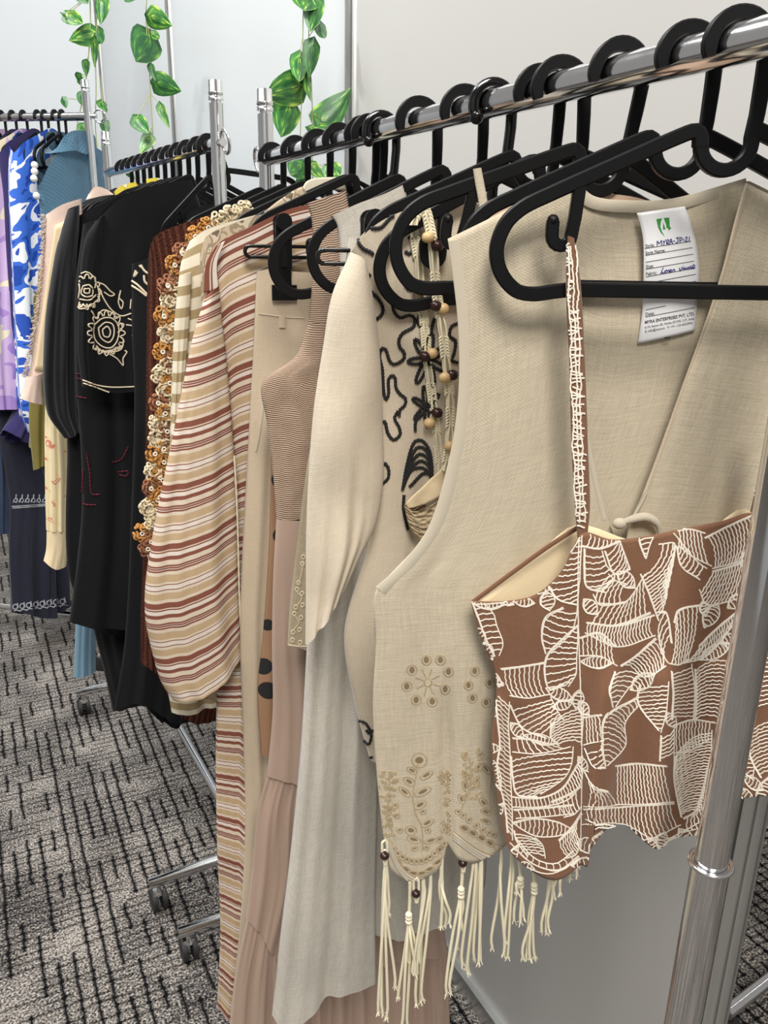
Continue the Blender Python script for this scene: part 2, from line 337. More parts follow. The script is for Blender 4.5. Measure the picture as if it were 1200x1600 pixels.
# ------------------------------------------------------------------ clothes rails
R1N, R1F, R1Z = Vector((0.255, 0.511, 0)), Vector((-0.203, 1.452, 0)), 1.597
R2N, R2F, R2Z = Vector((-0.31, 1.60, 0)), Vector((-0.765, 2.40, 0)), 1.632
r3r = at_y(137, 182, 2.80); R3N = Vector((r3r.x, 2.80, 0)); R3F = R3N + Vector((-0.97, 0.2, 0)).normalized()*1.0; R3Z = r3r.z
RINGZ = at_y(1113, 1348, 0.511).z
def rack(N, Fa, z, label, top=0.1, ringz=RINGZ):
    d = (Fa-N).normalized(); nrm = Vector((d.y, -d.x, 0)); t = thing('clothes_rack', N, label, 'clothes rack', 'chrome clothes racks')
    Z = Vector((0, 0, 1))
    mb = MB(); mb.tube([N - d*0.0 + Z*z, Fa + Z*z], 0.0125, 20); put(mb, 'rail', M['chrome'], t)
    mb = MB(); mb.tube([N + Z*.085, Fa + Z*.085], 0.011, 14); put(mb, 'base_bar', M['chrome'], t)
    for P, sg in ((N, -1), (Fa, 1)):
        mb = MB(); mb.lathe(P, [(.0140, .06), (.0140, ringz)], 20); put(mb, 'lower_post', M['chrome'], t)
        mb = MB(); mb.lathe(P, [(.0125, ringz-.02), (.0125, z+top-.035)], 20); up = put(mb, 'upper_post', M['chrome'], t)
        h = z+top-.035
        mb = MB(); mb.lathe(P, [(.009, h-.002), (.009, h+.004), (.0135, h+.005), (.0135, h+.010), (.0118, h+.0105), (.0118, h+.013), (.0135, h+.0135), (.0135, h+.018), (.0122, h+.019), (.0122, h+.036), (.011, h+.037)], 20); mb.build('cap', M['chrome'], up)
        mb = MB(); mb.torus(P + Z*ringz, .0152, .0020, (0, 0, 1), 28, 8); put(mb, 'collar_ring', M['chrome'], t)
        mb = MB(); c = P + d*(sg*.030) + Z*z; mb.torus(c + d*(sg*.012), .019, .0032, nrm + Z*.15, 24, 8); mb.tube([P + Z*z, c], .007, 10); put(mb, 'lock_ring', M['chrome'], t)
        mb = MB(); mb.tube([P - nrm*.236 + Z*.085, P + nrm*.236 + Z*.085], .0125, 16); ft = put(mb, 'foot', M['chrome'], t)
        for k in (-1, 1):
            q = P + nrm*(k*.215); mb = MB(); mb.lathe(q, [(.006, .055), (.006, .085)], 10)
            mb.box(q + Z*.052 + d*.006, (.018, .026, .016), Matrix.Rotation(math.atan2(d.y, d.x), 3, 'Z')); cs = put(mb, 'caster', M['chrome'], t, False)
            mb = MB()
            for e in (-1, 1): mb.lathe(q + Z*.026 + d*.012 + nrm*(e*.011) - nrm*.007, [(.018, 0), (.026, .002), (.026, .012), (.018, .014)], 18, nrm)
            mb.build('wheel', M['rubber'], cs)
    return t
rack(R1N, R1F, R1Z, 'chrome rolling clothes rack nearest, holding the beige and brown garments')
rack(R2N, R2F, R2Z, 'chrome rolling clothes rack in the middle, holding the black garments')
rack(R3N, R3F, R3Z, 'far chrome rolling clothes rack at the left edge, holding blue garments')
# a foot of one more rack standing past the end of the wall
def spare():
    a = at_z(1165, 1560, .085); c = at_z(1215, 1521, .085); d = (c-a).normalized(); N = a - d*.06
    t = thing('clothes_rack', (N.x, N.y, 0), 'foot bar of another chrome rack past the wall end, bottom right', 'clothes rack', 'chrome clothes racks'); Z = Vector((0, 0, 1))
    mb = MB(); mb.tube([N, N + d*.47], .0125, 16); put(mb, 'foot', M['chrome'], t)
    P = N + d*.235; mb = MB(); mb.lathe(Vector((P.x, P.y, 0)), [(.015, .07), (.015, 1.0)], 16); put(mb, 'lower_post', M['chrome'], t)
    for k in (.02, .45):
        q = N + d*k; mb = MB(); mb.lathe(Vector((q.x, q.y, 0)), [(.018, .0), (.026, .012), (.026, .040), (.018, .052), (.006, .053), (.006, .08)], 16); put(mb, 'caster', M['rubber'], t)
spare()
# ------------------------------------------------------------------ hangers (mesh data shared)
def arc(cx, cz, r, a0, a1, n): return [Vector((cx + r*math.cos(math.radians(a0+(a1-a0)*i/n)), 0, cz + r*math.sin(math.radians(a0+(a1-a0)*i/n)))) for i in range(n+1)]
YN = Vector((0, -1, 0))
def V2(*p): return [Vector((a, 0, c)) for a, c in p]
UC = 0.0
def hanger_meshes():
    mb = MB(); path = arc(0, -.0012, .0185, 200, 0, 18) + V2((.0185, -.02), (.0180, -.040)) + arc(.0005, -.0575, .0165, 12, -176, 16) + V2((-.0163, -.0545))
    mb.bar(path, [.0070, .0088] + [.0096]*18 + [.0090]*(len(path)-20), .0068, YN); hook = mb.mesh('hook', M['black_plastic'], sharp=35)
    mb = MB(); left = crom(V2((-.0162, -.060), (-.0168, -.0545), (-.0200, -.0510), (-.0260, -.0520), (-.07, -.0715), (-.112, -.0905), (-.1300, -.0995), (-.1405, -.110), (-.1454, -.1255), (-.1420, -.1405), (-.131, -.1525), (-.119, -.1550), (-.104, -.1530), (-.092, -.1515)), 84)
    right = [Vector((2*UC - p.x, 0, p.z)) for p in reversed(left) if p.x < -.024]
    mb.bar(left + [Vector((0, 0, -.1515))] + right + V2((.0185, -.0490)), .0098, .0072, YN); frame = mb.mesh('frame', M['black_plastic'], sharp=35)
    st = []
    for sg in (1, -1):
        mb = MB(); p = V2((-.0925, -.083), (-.0940, -.105), (-.0955, -.116)) + arc(-.1020, -.1165, .0065, 0, -180, 8) + V2((-.1087, -.111), (-.1085, -.107))
        if sg < 0: p = [Vector((2*UC - q.x, 0, q.z)) for q in p]
        mb.bar(p, .0085, .0064, YN); mb.ball(p[-1], .0042); st.append(mb.mesh('strap_hook', M['black_plastic'], sharp=35))
    # trouser hanger of shinier plastic: knob-tipped hook, slotted cross bar
    mb = MB(); path = arc(0, -.0012, .0185, 215, 0, 18) + V2((.0185, -.02), (.0165, -.045), (.009, -.06), (.004, -.072), (.003, -.136))
    mb.bar(path, .0092, .0085, YN); mb.ball(path[0], .0068); ch = mb.mesh('hook', M['gloss_black_plastic'])
    mb = MB(); zc = -.138
    for dz in (-.0062, .0062): mb.bar(V2((-.158, zc+dz), (.158, zc+dz)), .0042, .008, YN)
    for e in (-.158, .158): mb.bar(arc(e, zc, .0062, 90, 270, 10) if e < 0 else arc(e, zc, .0062, -90, 90, 10), .0042, .008, YN)
    mb.box((.003, 0, zc), (.03, .009, .02)); cb = mb.mesh('cross_bar', M['gloss_black_plastic'])
    return hook, frame, st, ch, cb
HK, FR, STR, CHK, CBAR = hanger_meshes()
def clip_mesh():
    mb = MB()
    for sy, yy in ((1, -.0085), (-1, .0085)):
        pts = [Vector((0, yy*1.5, .036)), Vector((0, yy*1.1, .008)), Vector((0, yy*.9, -.020)), Vector((0, yy*.7, -.040))]
        for i in range(3): 
            a, c = pts[i], pts[i+1]; w = (.0095, .0095, .0085, .0085)[i]
            mb.add([a+Vector((-w, -.002, 0)), a+Vector((w, -.002, 0)), c+Vector((w, -.002, 0)), c+Vector((-w, -.002, 0)), a+Vector((-w, .002, 0)), a+Vector((w, .002, 0)), c+Vector((w, .002, 0)), c+Vector((-w, .002, 0))],
                   [(0, 3, 2, 1), (4, 5, 6, 7), (0, 1, 5, 4), (2, 3, 7, 6), (0, 4, 7, 3), (1, 2, 6, 5)])
        mb.lathe((0, yy*1.5 + (.002 if yy > 0 else -.002), .034), [(.0095, 0), (.0095, .004)], 16, (0, -sy, 0))
        mb.box((0, yy*.7, -.047), (.030, .005, .018))
    mb.box((0, 0, 0), (.017, .012, .016)); mb.box((0, -.0105, -.004), (.0065, .004, .026))
    return mb.mesh('clip', M['black_plastic'], False)
CLIP = clip_mesh()
def rail_pos(N, Fa, z, phi, px):                  # rail point whose hanger stem stands at picture column px
    u = Vector((math.cos(math.radians(phi)), math.sin(math.radians(phi)), 0))*.0185; lo, hi = -.2, 1.3
    for _ in range(50):
        m = (lo+hi)/2; P = N.lerp(Fa, m) + Vector((0, 0, z)); x, y = proj(P + u - Vector((0, 0, .02)))
        if x > px: lo = m
        else: hi = m
    return P
def hanger(P, phi, label, group, kind='shirt', clips=(-.13, .13), parts=True, tilt=0.0, sc=1.0):
    o = empty('coat_hanger' if kind == 'shirt' else 'clip_hanger', P, math.radians(phi)); tag(o, label, 'hanger', group); o.rotation_euler = (0, math.radians(tilt), math.radians(phi)); o.scale = (sc, 1, sc) if not isinstance(sc, tuple) else sc
    if kind == 'shirt':
        link('hook', HK, o); link('frame', FR, o)
        if parts:
            for m in STR: link('strap_hook', m, o)
    else:
        link('hook', CHK, o); link('cross_bar', CBAR, o)
        for c in clips: k = link('clip', CLIP, o); k.location = (c, 0, -.138)
    return o
# ------------------------------------------------------------------ cloth
def cloth(name, pl, rows, mat, parent, depth=.015, fold=.004, freq=3.0, nu=36, nv=60, closed=True, off=0.0, seed=0, ramp=(0.05, 0.6), bulge=None, hem=None, solid=.0014, wrinkle=.0015, wfreq=14.0, linear=False, flare=0.0, uvrot=0.0, power=0.6):
    rnd = random.Random(seed*7919 + 13)
    R = [(lin if linear else crom)([pl.at(x, y, off) for x, y in r], nu) for r in rows]
    cols = []
    for i in range(nu+1): cols.append((crom if len(R) > 2 else lin)([q[i] for q in R], nv) if len(R) > 1 else [R[0][i]])
    ph = [rnd.random()*6.28 for _ in range(8)]; dr = [rnd.uniform(-.5, .5) for _ in range(4)]
    def fo(s, t, k):
        a = sstep(ramp[0], ramp[1], t)
        v = math.sin(2*PI*(freq*s + dr[0]*t) + ph[k]) + .6*math.sin(2*PI*(freq*1.9*s + dr[1]*t) + ph[k+1]) + .3*math.sin(2*PI*(freq*3.1*s + dr[2]*t) + ph[k+2])
        return fold*a*v*(math.sin(PI*min(max(s, 0), 1))**.35 if 0 < s < 1 else 0)
    W = [[0.0]*(nv+1) for _ in range(nu+1)]; L = [0.0]*(nv+1)
    for j in range(nv+1):
        for i in range(1, nu+1): W[i][j] = W[i-1][j] + (cols[i][j]-cols[i-1][j]).length
        if j: L[j] = L[j-1] + sum((cols[i][j]-cols[i][j-1]).length for i in range(0, nu+1, max(1, nu//6)))/len(range(0, nu+1, max(1, nu//6)))
    verts = []; uvs = []
    sv = Vector((seed*3.7, seed*1.3, 0))
    def pt(i, j, side):
        s = i/nu; t = j/nv; p = cols[i][j].copy()
        if hem: p.z -= hem(s)*sstep(.8, 1.0, t)
        d = depth(t) if callable(depth) else depth
        o = d*(max(0.0, math.sin(PI*s))**power)*side if closed else 0.0
        if bulge and side > 0: o += bulge(s, t)
        o += fo(s, t, 0 if side > 0 else 3)
        if wrinkle: o += wrinkle*mnoise.noise(Vector((p.x*wfreq, p.z*wfreq*.7, side*3.1)) + sv)*2*(math.sin(PI*s)**.3 if 0 < s < 1 else 0)
        return p + pl.n*o
    mb = MB()
    ring = [(i, 1) for i in range(nu+1)] + ([(i, -1) for i in range(nu-1, 0, -1)] if closed else [])
    n = len(ring)
    for j in range(nv+1):
        for (i, sd) in ring:
            verts.append(pt(i, j, sd)); uvs.append((W[i][j] if sd > 0 else W[i][j]+.37, L[j]))
    m = n if closed else n-1
    fs = [(j*n+k, j*n+(k+1) % n, (j+1)*n+(k+1) % n, (j+1)*n+k) for j in range(nv) for k in range(m)]
    mb.add(verts, fs, uvs)
    o = put(mb, name, mat, parent, True, 0)
    if not closed and solid:
        md = o.modifiers.new('thickness', 'SOLIDIFY'); md.thickness = solid; md.offset = 0
    BV[o.name] = (BVHTree.FromPolygons([Vector(v) for v in mb.v], mb.f), pl)
    return o
BV = {}
def hit(objs, x, y, off):
    d = ray(x, y).normalized(); best = None
    for o in objs:
        h = BV[o.name][0].ray_cast(CAM, d)
        if h[0] is not None and (best is None or h[3] < best[3]): best = h
    if best is None: return None
    nn = best[1] if best[1].dot(d) < 0 else -best[1]
    return best[0] + nn*off
def cords(name, objs, lines, r, mat, parent, off=None, step=5.0, sides=5, wav=0.0, seed=1, chain=0.0, kind='stuff'):
    rnd = random.Random(seed); mb = MB(); off = r*.5 if off is None else off
    for ln in lines:
        P = [Vector((x, y, 0)) for x, y in ln]; Lh = sum((P[i+1]-P[i]).length for i in range(len(P)-1))
        q = crom(P, max(2, int(Lh/step))); run = []
        for w in q:
            h = hit(objs, w.x + rnd.uniform(-wav, wav), w.y + rnd.uniform(-wav, wav), off)
            if h is None or (run and (h-run[-1]).length > .03):
                if len(run) > 1: mb.tube(run, [r*(1+chain*(-1)**i) for i in range(len(run))], sides)
                run = [h] if h is not None else []
            else: run.append(h)
        if len(run) > 1: mb.tube(run, [r*(1+chain*(-1)**i) for i in range(len(run))], sides)
    o = put(mb, name, mat, parent)
    if kind: o['kind'] = kind
    return o
def ladder(A, B, n, rnd, jit=1.0):
    a = crom([Vector((x, y, 0)) for x, y in A], n); c = crom([Vector((x, y, 0)) for x, y in B], n)
    out = [A, B, [(x+rnd.uniform(.8, 1.8), y+rnd.uniform(.6, 1.6)) for x, y in A]]; bow = rnd.uniform(-.16, .16)
    for i in range(1, n):
        p, q = a[i], c[i]; d = q-p; nn = Vector((-d.y, d.x, 0)); k = max(2, int(d.length/4.5)); s = []; sg = 1
        for j in range(k+1):
            u = j/k; w = p.lerp(q, u) + nn*(bow*4*u*(1-u)); sg = -sg
            if 0 < j < k: w += nn.normalized()*(sg*jit*.7 + rnd.uniform(-jit, jit)*.6)
            s.append((w.x, w.y))
        out.append(s)
    return out
def inside(poly, x, y):
    c = False
    for i in range(len(poly)):
        (x1, y1), (x2, y2) = poly[i-1], poly[i]
        if (y1 > y) != (y2 > y) and x < (x2-x1)*(y-y1)/(y2-y1) + x1: c = not c
    return c
# ------------------------------------------------------------------ fabrics
LINEN = srgb(198, 186, 163)
fabric('linen', LINEN, .30, 430, .5); fabric('linen_binding', srgb(198, 188, 168), .25, 500, .4)
fabric('peach_cotton', srgb(214, 186, 164), .12, 700, .2); fabric('brown_linen', srgb(128, 92, 70), .22, 560, .35)
fabric('cream_lining', srgb(232, 212, 174), .08, 700, .15); fabric('ecru_cotton', srgb(208, 195, 174), .2, 520, .35)
fabric('grey_linen', srgb(197, 191, 180), .34, 420, .5); fabric('trouser_linen', srgb(196, 179, 155), .18, 600, .3)
fabric('rose_taupe', srgb(170, 146, 130), .10, 800, .15); fabric('eyelet_linen', srgb(170, 156, 130), .3, 420, .5)
ribbed('smocked', srgb(176, 152, 132), 420, 1, .8, .0014, .14, .012)
RUST, CRM, TAN, WHT = srgb(136, 84, 70), srgb(220, 204, 184), srgb(194, 168, 134), srgb(226, 214, 202)
SEQ = [(20, RUST), (4, CRM), (5, RUST), (14, WHT), (14, RUST), (18, CRM), (6, RUST), (2, WHT), (6, RUST), (2, WHT), (7, RUST), (12, CRM), (26, TAN), (8, CRM), (3, RUST), (15, WHT), (3, RUST), (10, CRM), (24, TAN), (12, CRM)]
stripes('rust_stripe', SEQ, .078)
stripes('khaki_stripe', [(10, srgb(232, 222, 200)), (8, srgb(172, 152, 116))], .028, wob=.002)
blot('taupe_floral', [(0, srgb(196, 178, 152)), (.46, srgb(156, 138, 114)), (.54, srgb(206, 192, 170)), (.62, srgb(120, 104, 86))], 45)
ribbed('chocolate_rib', srgb(92, 52, 40), 95, 0, 1.0, .004, .55, .012)
fabric('black_cotton', (0.006, 0.006, 0.0075), .4, 500, .25, .85, .05); fabric('black_velvet', (0.006, 0.006, 0.007), .4, 500, .2, .9, .05)
fabric('charcoal_cotton', (0.010, 0.0105, 0.013), .4, 500, .25); fabric('navy_cotton', srgb(40, 42, 56), .3, 500, .3)
fabric('indigo_cotton', srgb(52, 46, 92), .2, 500, .25); fabric('sky_cotton', srgb(112, 144, 164), .15, 500, .25); fabric('denim', srgb(70, 88, 120), .3, 400, .4)
fabric('blush_fleece', srgb(222, 198, 184), .2, 200, .9); fabric('olive_cotton', srgb(122, 112, 58), .2, 500, .25)
waffle('blue_waffle', srgb(84, 126, 152)); blot('blue_floral', [(0, srgb(34, 70, 158)), (.40, srgb(58, 104, 200)), (.50, srgb(232, 234, 238)), (.60, srgb(48, 84, 178))], 14, 2)
blot('lilac_dye', [(0, srgb(232, 222, 190)), (.42, srgb(202, 176, 214)), (.56, srgb(170, 140, 200))], 9)
blot('cream_floral', [(0, srgb(232, 216, 176)), (.56, srgb(230, 210, 168)), (.63, srgb(208, 130, 110)), (.68, srgb(232, 216, 176)), (.74, srgb(150, 96, 40))], 40)
blot('yellow_floral', [(0, srgb(226, 208, 80)), (.5, srgb(206, 182, 50)), (.58, srgb(240, 236, 200))], 60)
spots('spotted_tan', srgb(150, 116, 88), (0.012, 0.012, 0.012), 26, .36)
crochet('ecru_crochet', srgb(206, 184, 150), 190); crochet('cream_crochet', srgb(222, 206, 170), 150); crochet('gold_crochet', srgb(190, 132, 52), 190); crochet('cinnamon_crochet', srgb(158, 98, 60), 190)
plain('gold_yarn', srgb(178, 126, 64), .95, noise=.25); plain('cinnamon_yarn', srgb(140, 92, 66), .95, noise=.25); plain('cream_yarn', srgb(208, 193, 164), .95, noise=.12)
plain('cord_white', srgb(238, 230, 216), .9, noise=.06); plain('cord_ecru', srgb(226, 218, 190), .9, noise=.08); plain('cord_black', (0.012, 0.012, 0.013), .8); plain('embroidery_tan', srgb(170, 152, 122), .85, noise=.1)
plain('cord_cream', srgb(214, 200, 174), .85, noise=.08); plain('thread_red', srgb(96, 18, 36), .8); plain('thread_grey', srgb(170, 172, 180), .8)
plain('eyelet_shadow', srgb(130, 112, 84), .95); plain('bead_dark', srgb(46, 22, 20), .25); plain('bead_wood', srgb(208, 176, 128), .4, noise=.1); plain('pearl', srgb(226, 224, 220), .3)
plain('tag_satin', srgb(232, 232, 234), .35); plain('print_black', (0.02, 0.02, 0.022), .7); plain('print_green', srgb(40, 140, 46), .6); plain('ink_blue', srgb(44, 42, 120), .6)
# ------------------------------------------------------------------ hangers of the near rack: (stem column, turn)
HP = {1: (1192, 0), 2: (1112, 2), 3: (1001, 3), 4: (907, 5), 5: (873, 8), 6: (798, 10), 7: (752, 10), 8: (679, 13), 9: (619, 14), 10: (600, 15), 11: (588, 16), 12: (551, 18), 13: (516, 19), 14: (481, 20), 15: (443, 22)}
HS = {3: ((1.02, 1, 1.12), 7), 4: (1.08, -4), 7: (1.07, -2), 8: (1.14, -2)}      # a few are larger or hang askew
PL = {}
for k, (px, phi) in HP.items(): PL[k] = Plane(rail_pos(R1N, R1F, R1Z, phi, px), phi)
HL = {1: 'frontmost black plastic hanger, brown embroidered top hooked on it', 2: 'black plastic hanger inside the cream linen vest', 3: 'black plastic hanger with a thin beige strap over its arm, just behind the vest',
      4: 'black plastic hanger carrying the beaded macrame straps', 5: 'black plastic hanger inside the ecru shirt with black cord embroidery', 6: 'glossy black clip hanger behind the ecru shirt shoulder, holding the grey linen skirt',
      7: 'black plastic hanger under the grey linen shoulder strap', 8: 'black plastic hanger under the smocked taupe dress strap', 9: 'glossy black clip hanger gripping the cream linen trousers',
      10: 'black plastic hanger inside the rust striped kimono', 11: 'black plastic hanger inside the taupe floral shirt', 12: 'black plastic hanger inside the khaki and white striped shirt',
      13: 'black plastic hanger inside the crochet flower cardigan', 14: 'black plastic hanger inside the chocolate ribbed dress', 15: 'bare black hanger at the far end of the near rail, beside the chrome post'}
for k in HP: hanger(PL[k].p, HP[k][1], HL[k], 'hangers on the near rail', 'clip' if k in (6, 9) else 'shirt', clips=(-.119, .12) if k == 9 else (-.112, .11), sc=HS.get(k, (1, 0))[0], tilt=HS.get(k, (1, 0))[1])
def G(k, name, label, cat='top', group='garments on the near rail'): return thing(name, PL[k].p, label, cat, group)
def strip_line(name, pts, w, plane, off, mat, parent, thick=.0016):
    P = crom([plane.at(x, y, off) for x, y in pts], max(8, len(pts)*8)); mb = MB(); mb.bar(P, w, thick, plane.n); return put(mb, name, mat, parent)
# ---- brown embroidered strap top (front)
p1 = PL[1]; t = G(1, 'camisole', 'brown camisole with white corded leaf embroidery, nearest on the rack', 'camisole')
rows = [[(736, 943), (790, 939), (835, 925), (872, 888), (905, 826), (950, 836), (1000, 832), (1060, 820), (1120, 809), (1172, 797), (1230, 850), (1300, 930)],
        [(752, 1000), (800, 990), (840, 970), (875, 945), (906, 915), (950, 920), (1000, 920), (1060, 912), (1120, 905), (1175, 900), (1235, 930), (1300, 980)],
        [(776, 1064), (810, 1058), (845, 1050), (880, 1045), (907, 1040), (950, 1046), (1000, 1044), (1060, 1040), (1120, 1030), (1175, 1020), (1235, 1025), (1290, 1040)],
        [(768, 1170), (805, 1178), (842, 1185), (880, 1185), (910, 1165), (950, 1160), (1000, 1162), (1055, 1160), (1110, 1145), (1170, 1120), (1230, 1110), (1290, 1120)],
        [(786, 1300), (800, 1335), (830, 1356), (866, 1364), (904, 1342), (925, 1290), (975, 1286), (1030, 1312), (1075, 1296), (1130, 1262), (1190, 1222), (1280, 1215)]]
def bl(s, t):
    r = -.016*abs(s-.30)/.3 if s < .30 else -.006*(s-.30)/.7*4*(1-s)
    g = .0065*sstep(.36, .46, t)*math.sin(s*38 + 2*math.sin(t*3))*(1 if s > .32 else .5)
    crease = .010*math.exp(-((s-.305)/.018)**2)*sstep(.1, .9, t)
    return r + g + crease + .012
ft = cloth('front_panel', p1, rows, M['brown_linen'], t, closed=False, bulge=bl, nu=110, nv=80, fold=.0015, freq=4, wrinkle=.001, seed=1)
rows_b = [[(736, 942), (800, 896), (855, 856), (905, 824), (1000, 850), (1100, 840), (1172, 800), (1300, 930)], [(775, 1000), (905, 960), (1172, 930), (1300, 980)], [(800, 1064), (905, 1060), (1172, 1050), (1290, 1040)], [(815, 1270), (905, 1250), (1172, 1205), (1275, 1190)]]
cloth('back_panel', p1, rows_b, M['cream_lining'], t, closed=False, off=-.012, nu=40, nv=30, fold=.001, seed=2, bulge=lambda s, t: -.006*math.sin(PI*s) + .004*(1-sstep(0, .12, s))*(1-sstep(.1, .3, t)))
for xo, nm in ((0, 'strap'),):
    cloth('strap', p1, [[(887, 368), (897, 372)], [(884, 430), (906, 430)], [(885, 480), (910, 480)], [(889, 560), (914, 560)], [(893, 700), (919, 700)], [(898, 790), (922, 790)], [(902, 840), (918, 838)]], M['brown_linen'], t, closed=True, depth=.002, off=.0085, nu=8, nv=60, fold=0, wrinkle=.0006, seed=3)
strip_line('back_edge', [(738, 941), (800, 895), (855, 855), (903, 824)], .0035, p1, -.006, M['brown_linen'], t)
st1 = [o for o in t.children if o.name.startswith('strap')][0]
cloth('strap', p1, [[(1206, 640), (1222, 640)], [(1190, 720), (1212, 720)], [(1172, 800), (1196, 800)]], M['brown_linen'], t, closed=True, depth=.002, off=.0085, nu=8, nv=20, fold=0, seed=4)
st2 = [o for o in t.children if o.name.startswith('strap')][1]
rn = random.Random(5)
LADS = [([(45, 405), (70, 470), (100, 550), (130, 610)], [(95, 405), (130, 450), (140, 490), (165, 560), (150, 610)], 13), ([(470, 130), (400, 240), (340, 290), (345, 340), (380, 390), (450, 410)], [(472, 140), (470, 180), (466, 240), (465, 300), (460, 350), (455, 410)], 18),
 ([(400, 420), (330, 460), (315, 530), (330, 600)], [(455, 415), (450, 460), (430, 520), (350, 600)], 11), ([(455, 490), (400, 540), (340, 600), (325, 660), (345, 740), (400, 720)], [(456, 500), (456, 560), (452, 620), (450, 680), (440, 700), (420, 730)], 17),
 ([(155, 660), (240, 650), (330, 635)], [(190, 765), (260, 775), (345, 760)], 13), ([(130, 740), (140, 850), (150, 950), (140, 1050), (170, 1200), (180, 1300)], [(190, 790), (185, 880), (190, 950), (195, 1100), (200, 1220), (200, 1330)], 44),
 ([(190, 800), (240, 890), (330, 930)], [(350, 770), (380, 830), (400, 860)], 12), ([(350, 870), (350, 930), (380, 960)], [(480, 800), (478, 880), (472, 960)], 16), ([(200, 930), (270, 935), (350, 955)], [(200, 985), (300, 992), (430, 965)], 12),
 ([(195, 1000), (200, 1080), (220, 1150), (300, 1160)], [(440, 965), (430, 1040), (400, 1090), (310, 1150)], 16), ([(200, 1160), (300, 1165), (390, 1130), (440, 1060), (475, 1000)], [(200, 1200), (310, 1200), (420, 1170), (470, 1110), (480, 1050)], 34), ([(205, 1210), (330, 1202), (440, 1190)], [(215, 1245), (330, 1238), (440, 1225)], 17), ([(200, 1260), (290, 1245), (380, 1260), (440, 1290)], [(205, 1265), (290, 1312), (370, 1314), (438, 1294)], 20), ([(205, 1290), (215, 1330), (260, 1390)], [(290, 1318), (320, 1350), (330, 1400)], 12), ([(380, 1330), (430, 1280), (472, 1225)], [(410, 1400), (450, 1385), (472, 1330)], 14), ([(350, 1180), (420, 1150), (470, 1120)], [(400, 1240), (440, 1230), (475, 1200)], 9), ([(190, 1340), (280, 1420), (380, 1445), (460, 1390)], [(215, 1320), (290, 1400), (370, 1420), (440, 1370)], 16),
 ([(470, 180), (540, 190), (620, 160)], [(485, 110), (545, 110), (600, 125)], 11), ([(480, 190), (480, 270), (490, 340), (560, 360)], [(550, 200), (570, 260), (600, 300), (560, 350)], 13), ([(560, 200), (600, 290), (660, 270)], [(610, 130), (630, 190), (660, 268)], 11),
 ([(515, 370), (540, 410), (640, 400)], [(575, 290), (610, 320), (650, 330)], 10), ([(490, 480), (600, 490), (740, 440)], [(540, 405), (640, 400), (720, 290)], 17), ([(700, 290), (730, 360), (770, 470)], [(770, 175), (835, 175), (790, 340)], 19), ([(690, 140), (700, 180), (720, 230)], [(760, 130), (740, 170), (722, 230)], 7),
 ([(840, 180), (860, 260), (930, 310)], [(830, 130), (920, 240), (960, 270)], 13), ([(840, 120), (890, 115), (950, 130)], [(850, 180), (900, 220), (980, 260)], 12), ([(950, 150), (1050, 100), (1150, 55)], [(980, 270), (1060, 250), (1125, 230)], 19), ([(980, 280), (1050, 260), (1125, 235)], [(930, 350), (960, 410), (1090, 385)], 19),
 ([(490, 480), (610, 490), (755, 450)], [(485, 520), (610, 575), (760, 530)], 30), ([(462, 540), (540, 520), (600, 570)], [(462, 610), (540, 612), (610, 650)], 13), ([(770, 440), (800, 440), (820, 560)], [(770, 530), (790, 610), (810, 640)], 8), ([(830, 480), (850, 430), (940, 410)], [(812, 640), (850, 645), (890, 620)], 12),
 ([(930, 570), (1000, 500), (1085, 430)], [(860, 640), (960, 610), (1070, 480)], 24), ([(620, 650), (680, 610), (760, 540)], [(690, 690), (740, 690), (800, 650)], 15), ([(820, 670), (825, 760), (820, 860)], [(900, 640), (915, 740), (910, 860)], 19), ([(915, 660), (920, 760), (915, 870)], [(1040, 620), (1030, 740), (1010, 870)], 22),
 ([(600, 670), (580, 740), (590, 810)], [(720, 670), (650, 740), (600, 810)], 11), ([(690, 770), (560, 850), (550, 960), (560, 1040)], [(700, 800), (640, 870), (640, 960), (570, 1040)], 22), ([(480, 850), (550, 840)], [(482, 960), (560, 940)], 9), ([(700, 720), (690, 790), (770, 900)], [(810, 710), (800, 830), (780, 910)], 17),
 ([(484, 970), (520, 1045), (560, 1045)], [(545, 960), (555, 1000), (565, 1040)], 7), ([(482, 1060), (520, 1120), (570, 1140)], [(482, 1200), (560, 1200), (620, 1190)], 11), ([(600, 1040), (680, 1030), (800, 1040)], [(600, 1190), (700, 1190), (830, 1180)], 22), ([(482, 1210), (620, 1200), (830, 1185)], [(490, 1250), (700, 1330), (860, 1270)], 32),
 ([(830, 1000), (830, 1100), (860, 1240)], [(980, 900), (975, 1050), (960, 1230)], 38), ([(780, 920), (775, 1020)], [(830, 880), (830, 1000)], 10), ([(830, 880), (900, 860), (990, 870)], [(830, 990), (900, 980), (980, 930)], 17), ([(870, 1245), (920, 1210), (975, 1000)], [(870, 1300), (960, 1270), (1030, 1190)], 16),
 ([(1125, 900), (1130, 1000), (1170, 1085)], [(1300, 850), (1300, 980), (1300, 1075)], 20), ([(1120, 560), (1125, 700), (1130, 840)], [(1300, 540), (1300, 700), (1300, 830)], 22), ([(1180, 300), (1180, 400), (1180, 500)], [(1300, 420), (1300, 470), (1300, 520)], 9)]
COVER = [[(720+x/2.5, 780+y/2.5) for x, y in A + B[::-1]] for A, B, n in LADS]
